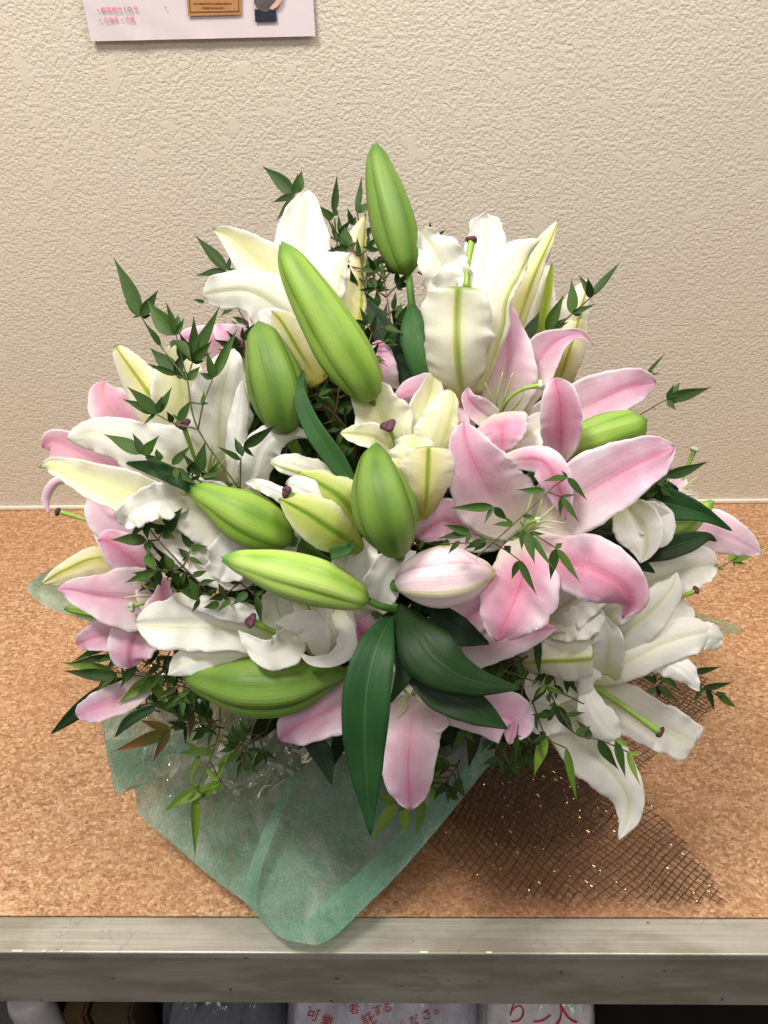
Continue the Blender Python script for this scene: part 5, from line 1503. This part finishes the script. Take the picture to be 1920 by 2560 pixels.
# ------------------------------------------------------------------ sprigs deeper in the bouquet that fill the gaps
FILL = [((760, 1020), (780, 900), 'in the gap right of the squat bud'), ((830, 1060), (850, 930), 'below the base of the slanting bud'), ((880, 1090), (800, 1000), 'behind the cream lily at centre left'), ((920, 760), (900, 640), 'left of the leaf under the tallest bud'),
        ((980, 860), (960, 700), 'directly behind the tallest bud stem'), ((1080, 720), (1060, 620), 'between the tallest bud and trumpet lily'), ((900, 960), (930, 830), 'over the pink sliver near the top'), ((640, 1140), (600, 1080), 'behind the curled white petal left of centre'),
        ((720, 1150), (690, 1090), 'above the bursting bud'), ((690, 1400), (660, 1330), 'between the two left pointing buds'), ((1020, 1370), (1060, 1330), 'right of the plump centre bud'), ((1150, 1260), (1090, 1200), 'left of the front pink lily'),
        ((1320, 1640), (1250, 1680), 'below the shaded pink lily'), ((1200, 1720), (1150, 1790), 'beneath the big dark leaves'), ((1420, 1600), (1380, 1680), 'in the shade left of the lower right lilies'), ((560, 1820), (480, 1800), 'under the fat lower left bud'),
        ((660, 1830), (600, 1880), 'below the fat lower left bud base'), ((450, 1560), (420, 1640), 'below the left white petal'), ((1560, 1250), (1620, 1200), 'behind the right pink petal'), ((1150, 1900), (1110, 1960), 'right of the drooping pink petal'),
        ((640, 900), (600, 860), 'behind the squat bud at upper left'), ((450, 1500), (400, 1440), 'behind the flat left sprig'), ((840, 1200), (820, 1130), 'between centre buds and the strap leaf'), ((1240, 1800), (1280, 1880), 'beside the net below the drooping lily'),
        ((1300, 1660), (1230, 1640), 'in the gap under the front pink lily'), ((1480, 1450), (1440, 1500), 'behind the front pink lily at right'), ((1150, 1620), (1190, 1560), 'beside the large dark leaves'), ((700, 1620), (640, 1680), 'in the shade behind the lower white lily'), ((340, 1560), (300, 1600), 'behind the lower left pink lily'), ((400, 1780), (330, 1740), 'low at the left above the paper'), ((560, 1340), (500, 1390), 'behind the left pointing green bud'),
        ((860, 700), (840, 600), 'behind the right sepal of the upper left lily'), ((1320, 1780), (1310, 1860), 'beneath the lower right lily'), ((520, 1680), (440, 1720), 'left of the fat lower bud')]
for i, (a, tp, where) in enumerate(FILL):
    auto_sprig('dark nandina sprig ' + where, a, -3.0 - (i % 3), tp, 8, 50)

# dense leaves in the heart of the bouquet, one mass coloured dark to paint the shade in the gaps
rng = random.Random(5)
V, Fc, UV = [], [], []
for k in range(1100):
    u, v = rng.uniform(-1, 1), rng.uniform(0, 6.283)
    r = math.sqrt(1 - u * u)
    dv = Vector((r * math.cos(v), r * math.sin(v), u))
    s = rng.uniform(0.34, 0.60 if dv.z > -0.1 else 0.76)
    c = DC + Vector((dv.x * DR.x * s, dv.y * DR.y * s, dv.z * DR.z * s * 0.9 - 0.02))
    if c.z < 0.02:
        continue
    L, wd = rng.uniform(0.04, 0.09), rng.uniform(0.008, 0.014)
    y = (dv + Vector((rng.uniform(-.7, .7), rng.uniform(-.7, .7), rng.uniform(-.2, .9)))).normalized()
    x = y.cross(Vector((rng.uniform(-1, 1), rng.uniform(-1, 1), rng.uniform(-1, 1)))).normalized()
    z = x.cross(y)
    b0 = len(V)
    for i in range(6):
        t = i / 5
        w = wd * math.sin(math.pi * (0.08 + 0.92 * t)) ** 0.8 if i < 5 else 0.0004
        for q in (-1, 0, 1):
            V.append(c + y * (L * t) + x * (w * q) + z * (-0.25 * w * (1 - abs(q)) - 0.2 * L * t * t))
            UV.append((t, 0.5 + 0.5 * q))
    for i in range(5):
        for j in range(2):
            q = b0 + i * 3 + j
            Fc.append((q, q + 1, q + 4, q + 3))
o = mesh_obj('foliage', V, Fc, [M['nandina_shade']], None, UV)
tag(o, 'mass of leaves deep between the flowers, coloured dark as shade', 'foliage', kind='stuff')
# dark green foam block that holds the stems
M['foam'] = plain_mat('floral_foam', lin(30, 44, 30), 0.9, 0.2, 300)
o = bevel_box('flower_foam', -0.075, 0.075, 0.605, 0.735, 0.002, 0.095, M['foam'], bev=0.012, seg=3)
tag(o, 'dark green foam block holding the stems inside the wrap', 'foam')

# ------------------------------------------------------------------ wrapping: green non-woven sheet, cellophane, brown net
def wrap_mat(name, col, thin):
    t = NT(name)
    obj = t.n('TexCoord', out=3)
    fib = t.noise(obj, 420.0, 3.0, 0.7)
    cl = t.noise(t.scalev(obj, (1.0, 1.0, 0.6)), 26.0, 4.0, 0.6)
    st = t.noise(t.scalev(obj, (900.0, 160.0, 300.0)), 1.0, 2.0)
    den = t.math('ADD', t.math('MULTIPLY', t.smooth(cl, 0.3, 0.7), 0.22), t.math('ADD', thin, t.math('MULTIPLY', t.math('SUBTRACT', fib, 0.5), 0.5)), clamp=True)
    c = t.mix(fib, tuple(x * 0.82 for x in col), tuple(min(1, x * 1.2) for x in col))
    c = t.mix(t.math('MULTIPLY', t.smooth(t.noise(t.scalev(obj, (1.0, 0.45, 1.0)), 30.0, 4.0, 0.65, dist=0.8), 0.45, 0.72), 0.6), c, lin(206, 220, 210))  # whitish patches paint the paper's sheen into its colour
    crk = t.noise(obj, 34.0, 5.0, 0.6, dist=1.4)
    nrm = t.bump(t.math('ADD', t.math('ADD', fib, st), t.math('ADD', t.math('MULTIPLY', cl, 4.0), t.math('MULTIPLY', crk, 7.0))), 0.6, 0.0018)
    df = t.principled(Base_Color=c, Roughness=0.42, Normal=nrm)
    t.last.inputs['Sheen Weight'].default_value = 0.8
    tr = t.n('BsdfTranslucent', {'Color': c, 'Normal': nrm})
    body = t.n('MixShader', {0: 0.30, 1: df, 2: tr})
    cb = t.n('BsdfTransparent', {'Color': (0.86, 0.95, 0.90, 1)})
    return t.done(t.n('MixShader', {0: den, 1: cb, 2: body}))


def cello_mat():
    t = NT('cellophane')
    fr = t.n('LayerWeight', {0: 0.35}, out=1)
    obj = t.n('TexCoord', out=3)
    wv = t.n('VectorMath', {0: obj, 1: t.scalev(t.noise(obj, 18.0, 2.0, out=1), (0.03, 0.03, 0.03))}, operation='ADD')
    nz = t.math('ADD', t.smooth(t.n('TexVoronoi', {'Vector': wv, 'Scale': 24.0}, feature='DISTANCE_TO_EDGE'), 0.0, 0.10), t.math('MULTIPLY', t.noise(obj, 14.0, 2.0), 1.5))
    gl = t.n('BsdfGlossy', {'Color': (1, 1, 1, 1), 'Roughness': 0.06, 'Normal': t.bump(nz, 0.9, 0.008)})
    tp = t.n('BsdfTransparent', {'Color': (0.97, 0.97, 0.97, 1)})
    return t.done(t.n('MixShader', {0: t.math('ADD', 0.07, t.math('MULTIPLY', fr, 0.9)), 1: tp, 2: gl}))


M['wrap'] = wrap_mat('nonwoven_mint', lin(136, 180, 157), 0.62)
M['wrap_fold'] = wrap_mat('nonwoven_mint_double', lin(120, 174, 148), 0.34)
M['cello'] = cello_mat()
WB = Vector((FOOT.x, FOOT.y, 0.003))


def sheet(name, parent, rim, inner, mat, nt=26, ns=90, wrinkle=0.004, sag=0.0, seed=1, both=False, fine=1.0, t0=0.0):
    """a sheet between an inner and an outer line; rows (x, y, height cm) along each"""
    A = catmull([tuple(PH(x, y, h * 0.01)) for x, y, h in inner], ns)
    B = catmull([tuple(PH(x, y, h * 0.01)) for x, y, h in rim], ns)
    V, Fc, UV = [], [], []
    for j in range(nt + 1):
        t = t0 + (1 - t0) * j / nt
        for i in range(ns):
            s = i / (ns - 1)
            p = Vector(A[i]).lerp(Vector(B[i]), t)
            wv = mnoise.noise(Vector((s * 9 + seed, t * 1.2, seed))) * 1.6 + mnoise.noise(Vector((s * 26 + seed, t * 3, seed + 3))) * 0.7 + mnoise.noise(Vector((s * 60, t * 40 * fine, seed + 5))) * 0.22
            p = p + Vector((0, -0.35, 1)).normalized() * (wrinkle * wv * math.sin(math.pi * min(1, 0.15 + t * 0.75)) - sag * math.sin(math.pi * t))
            p.z = max(p.z, 0.0012 if p.y > CORK_Y else 0.0008)
            V.append(p)
            UV.append((s, t))
    for j in range(nt):
        for i in range(ns - 1):
            q = j * ns + i
            Fc.append((q, q + 1, q + ns + 1, q + ns))
    return mesh_obj(name, V, Fc, [mat], parent, UV, origin=WB)


wrap = thing('wrapping_paper', 'translucent mint green paper wrapped round the bouquet foot', 'wrapping paper', WB)
sheet('front_sheet', wrap,
      [(240, 1760, 16), (258, 1840, 14), (272, 1910, 12), (290, 1985, 10), (330, 1966, 10), (346, 2032, 7), (385, 2072, 6), (440, 2116, 5), (520, 2186, 4), (620, 2262, 3), (664, 2312, 2.6), (704, 2345, 2.4), (745, 2356, 2.4), (792, 2362, 2.4), (820, 2350, 2.6), (850, 2328, 2.8), (925, 2255, 4), (1000, 2180, 5.5), (1120, 2040, 9), (1200, 1940, 11.5), (1234, 1893, 12.5), (1243, 1790, 16)],
      [(720, 1690, 6), (730, 1720, 5), (750, 1750, 4), (770, 1780, 3), (790, 1800, 2.5), (820, 1830, 2), (860, 1850, 1.5), (900, 1862, 1.2), (940, 1868, 1), (980, 1870, 1), (1020, 1868, 1), (1050, 1860, 1.2), (1080, 1850, 1.5), (1100, 1840, 2), (1120, 1825, 2.5), (1135, 1810, 3), (1150, 1795, 3.5), (1160, 1780, 4), (1165, 1760, 5), (1170, 1740, 6), (1172, 1720, 7), (1172, 1700, 8)],
      M['wrap'], 44, 190, 0.0065, 0.004, 2, fine=1.6)
# folded-over hems and pleats, a second layer of the same sheet
sheet('hem', wrap, [(800, 2361, 2.7), (850, 2329, 3.1), (925, 2256, 4.3), (1000, 2181, 5.8), (1120, 2041, 9.3), (1200, 1941, 11.8), (1236, 1894, 12.8)],
      [(745, 2300, 3.0), (800, 2262, 3.4), (880, 2196, 4.6), (962, 2120, 6.1), (1088, 1992, 9.6), (1176, 1896, 12.1), (1214, 1852, 13.1)], M['wrap_fold'], 4, 40, 0.0008, 0, 4)
sheet('pleat', wrap, [(676, 2322, 3.2), (640, 2250, 3.8), (672, 2120, 4.8), (728, 1980, 5.6), (752, 1900, 5.8)],
      [(622, 2270, 3.4), (610, 2222, 4.0), (652, 2090, 5.0), (712, 1968, 5.8), (748, 1896, 5.9)], M['wrap_fold'], 5, 40, 0.0016, 0, 6)
sheet('pleat', wrap, [(300, 1975, 11), (420, 1900, 9), (520, 1850, 8)], [(262, 1850, 14.5), (400, 1840, 10), (520, 1820, 9)], M['wrap_fold'], 6, 30, 0.001, 0, 7)
sheet('left_flap', wrap, [(130, 1418, 21), (95, 1440, 19.5), (66, 1470, 18), (110, 1515, 17), (185, 1538, 16), (250, 1545, 16)],
      [(700, 1650, 6), (700, 1670, 5), (705, 1690, 4.5), (710, 1710, 4), (720, 1730, 3.5), (730, 1745, 3)], M['wrap'], 24, 50, 0.002, 0, 8)
sheet('right_flap', wrap, [(1700, 1520, 13), (1760, 1536, 12), (1858, 1572, 11), (1800, 1588, 11), (1740, 1590, 11.5)],
      [(1200, 1660, 6), (1200, 1680, 5), (1198, 1700, 4.5), (1196, 1720, 4), (1190, 1740, 3.5)], M['wrap_fold'], 24, 40, 0.001, 0, 9)

cel = thing('cellophane', 'clear crinkled cellophane between the flowers and green paper', 'cellophane', WB)


def crumple(name, rim, inner, seed, amp=0.006, nt=16, ns=40):
    o = sheet(name, cel, rim, inner, M['cello'], nt, ns, amp, 0, seed)
    # flat creased facets: quantise the noise so that creases catch the light
    me = o.data
    for v in me.vertices:
        c = v.co * 30
        q = mnoise.cell_vector(Vector((c.x * 1.0 + seed, c.y * 1.0, c.z)))
        v.co += Vector((0, -0.3, 0.9)) * (amp * 0.8 * (mnoise.voronoi(Vector((c.x + seed, c.y, c.z)))[0][0] - 0.3))
    for p in me.polygons:
        p.use_smooth = True
    return o


crumple('film', [(300, 1800, 15), (345, 1880, 13), (380, 1960, 11), (430, 1995, 9.5), (520, 2010, 8.5), (590, 1990, 8), (640, 2002, 7.5), (700, 1960, 8), (745, 1930, 8), (800, 1880, 9), (840, 1860, 9)],
        [(520, 1700, 13), (540, 1720, 12), (560, 1740, 11), (590, 1760, 10), (620, 1770, 9), (650, 1775, 9), (680, 1775, 9), (710, 1770, 9), (740, 1760, 9), (770, 1750, 9), (800, 1740, 9)], 3)
crumple('film', [(840, 1880, 8.5), (1000, 1920, 8), (1100, 1900, 9), (1180, 1850, 11)], [(860, 1780, 8), (980, 1790, 8), (1080, 1780, 8), (1150, 1760, 9)], 15, 0.004, 8, 24)

# brown net with gold glints
M['net'] = plain_mat('net_brown', lin(74, 49, 27), 0.4, 0.25, 400, spec=0.5)
M['gold'] = plain_mat('net_gold', lin(255, 226, 168), 0.25, 0.2, 900, metallic=1.0, bump=0.6)
net = thing('wrapping_net', 'dark brown netting with gold threads fanned out at lower right', 'netting', WB)


def px_of(p):
    d = p - CAM
    z = d.dot(FW)
    return 960 + F_PX * d.dot(RT) / z, 1280 - F_PX * d.dot(UP) / z


def inside(x, y, poly):
    c = False
    n = len(poly)
    for i in range(n):
        (x0, y0), (x1, y1) = poly[i], poly[i - 1]
        if (y0 > y) != (y1 > y) and x < (x1 - x0) * (y - y0) / (y1 - y0) + x0:
            c = not c
    return c


def net_layer(poly, ctr, reach, hc, h0, angs, step, seed, r=0.00050, glint=0.05, fold=0.006, squeeze=0.45):
    """bias netting: two families of strands laid flat, drawn together and lifted towards the gather at ctr"""
    rg = random.Random(seed)

    def lay(q):
        d = q - ctr
        rr = d.length
        k = min(1.0, rr / reach)
        g = squeeze + (1 - squeeze) * sstep(0.0, 0.75, k)
        w = Vector((mnoise.noise(Vector((q.x * 14, q.y * 14, seed))), mnoise.noise(Vector((q.x * 14, q.y * 14, seed + 7))))) * 0.006
        w += Vector((mnoise.noise(Vector((q.x * 90, q.y * 90, seed + 3))), mnoise.noise(Vector((q.x * 90, q.y * 90, seed + 5))))) * 0.0011
        xy = ctr + d * g + w
        a = math.atan2(d.y, d.x)
        f = mnoise.noise(Vector((math.cos(a) * 4.5, math.sin(a) * 4.5, seed + k))) + 0.4 * mnoise.noise(Vector((q.x * 50, q.y * 50, seed + 11)))
        z = h0 + (hc - h0) * (1 - k) ** 1.5 + fold * (f + 0.25) * (0.35 + 0.65 * (1 - k))
        return Vector((xy.x, xy.y, max(0.0009, z)))
    V, Fc, G, GF = [], [], [], []
    for an in angs:
        u = Vector((math.cos(math.radians(an)), math.sin(math.radians(an))))
        n = Vector((-u.y, u.x))
        m_ = int(0.5 / step)
        for k in range(-m_, m_ + 1):
            seg = []
            L = 150
            for i in range(L + 1):
                q = ctr + n * (k * step) + u * ((i / L - 0.5) * 1.0)
                p = lay(q)
                ok = inside(*px_of(p), poly)
                if ok:
                    seg.append(p)
                if (not ok or i == L) and seg:
                    if len(seg) > 1:
                        v, f, _ = tube_geo(seg, [r] * len(seg), 3, False)
                        b0 = len(V)
                        V += v
                        Fc += [tuple(b0 + c for c in t) for t in f]
                        for c in range(len(seg) - 1):
                            if rg.random() < glint:
                                m0 = seg[c].lerp(seg[c + 1], rg.uniform(0, .5))
                                m1 = m0.lerp(seg[c + 1], rg.uniform(0.15, 0.5))
                                v, f, _ = tube_geo([m0, m1], [r * 1.2] * 2, 4, True)
                                b1 = len(G)
                                G += v
                                GF += [tuple(b1 + c2 for c2 in t) for t in f]
                    seg = []
    o = mesh_obj('strands', V, Fc, [M['net']], net, origin=WB)
    o['kind'] = 'stuff'
    if G:
        o = mesh_obj('gold_threads', G, GF, [M['gold']], net, origin=WB, smooth=False)
        o['kind'] = 'stuff'


POLY = [(1040, 2092), (1110, 2150), (1185, 2202), (1270, 2240), (1400, 2254), (1560, 2256), (1720, 2262), (1824, 2257), (1780, 2185), (1700, 2085), (1610, 1990), (1545, 1925), (1500, 1840), (1480, 1780), (1240, 1780), (1235, 1890), (1130, 2010)]
GC = Vector((0.06, 0.60))
net_layer(POLY, GC, 0.30, 0.085, 0.004, (-36, 41), 0.0064, 3, r=0.00056, glint=0.06)
net_layer([(1100, 2050), (1200, 2115), (1330, 2140), (1450, 2120), (1545, 2050), (1545, 1925), (1500, 1840), (1480, 1780), (1240, 1780), (1235, 1890)], GC, 0.24, 0.10, 0.020, (-28, 50), 0.0066, 11, glint=0.06, fold=0.010)
net_layer([(1170, 1975), (1290, 2040), (1400, 2040), (1500, 1990), (1530, 1925), (1500, 1840), (1480, 1780), (1240, 1780), (1235, 1890)], GC, 0.22, 0.12, 0.035, (-45, 33), 0.0060, 21, glint=0.06, fold=0.014)
net_layer([(1110, 2040), (1180, 2090), (1290, 2120), (1430, 2110), (1540, 2050), (1560, 1990), (1545, 1925), (1480, 1780), (1240, 1780), (1235, 1890)], GC, 0.28, 0.09, 0.012, (-20, 58), 0.0064, 61, glint=0.05, fold=0.008)
net_layer([(1330, 1820), (1480, 1930), (1610, 1935), (1660, 1860), (1730, 1820), (1795, 1772), (1770, 1690), (1600, 1640), (1480, 1660)], Vector((0.10, 0.64)), 0.28, 0.11, 0.02, (-30, 47), 0.0062, 31, glint=0.05, fold=0.008)
net_layer([(1540, 1640), (1560, 1730), (1650, 1770), (1730, 1795), (1785, 1775), (1770, 1700), (1660, 1640)], Vector((0.10, 0.64)), 0.28, 0.12, 0.03, (-42, 36), 0.0058, 41, glint=0.05, fold=0.008)
net_layer([(250, 1625), (258, 1665), (300, 1690), (420, 1700), (420, 1620)], Vector((-0.08, 0.68)), 0.3, 0.2, 0.10, (-36, 41), 0.006, 51, glint=0.2)
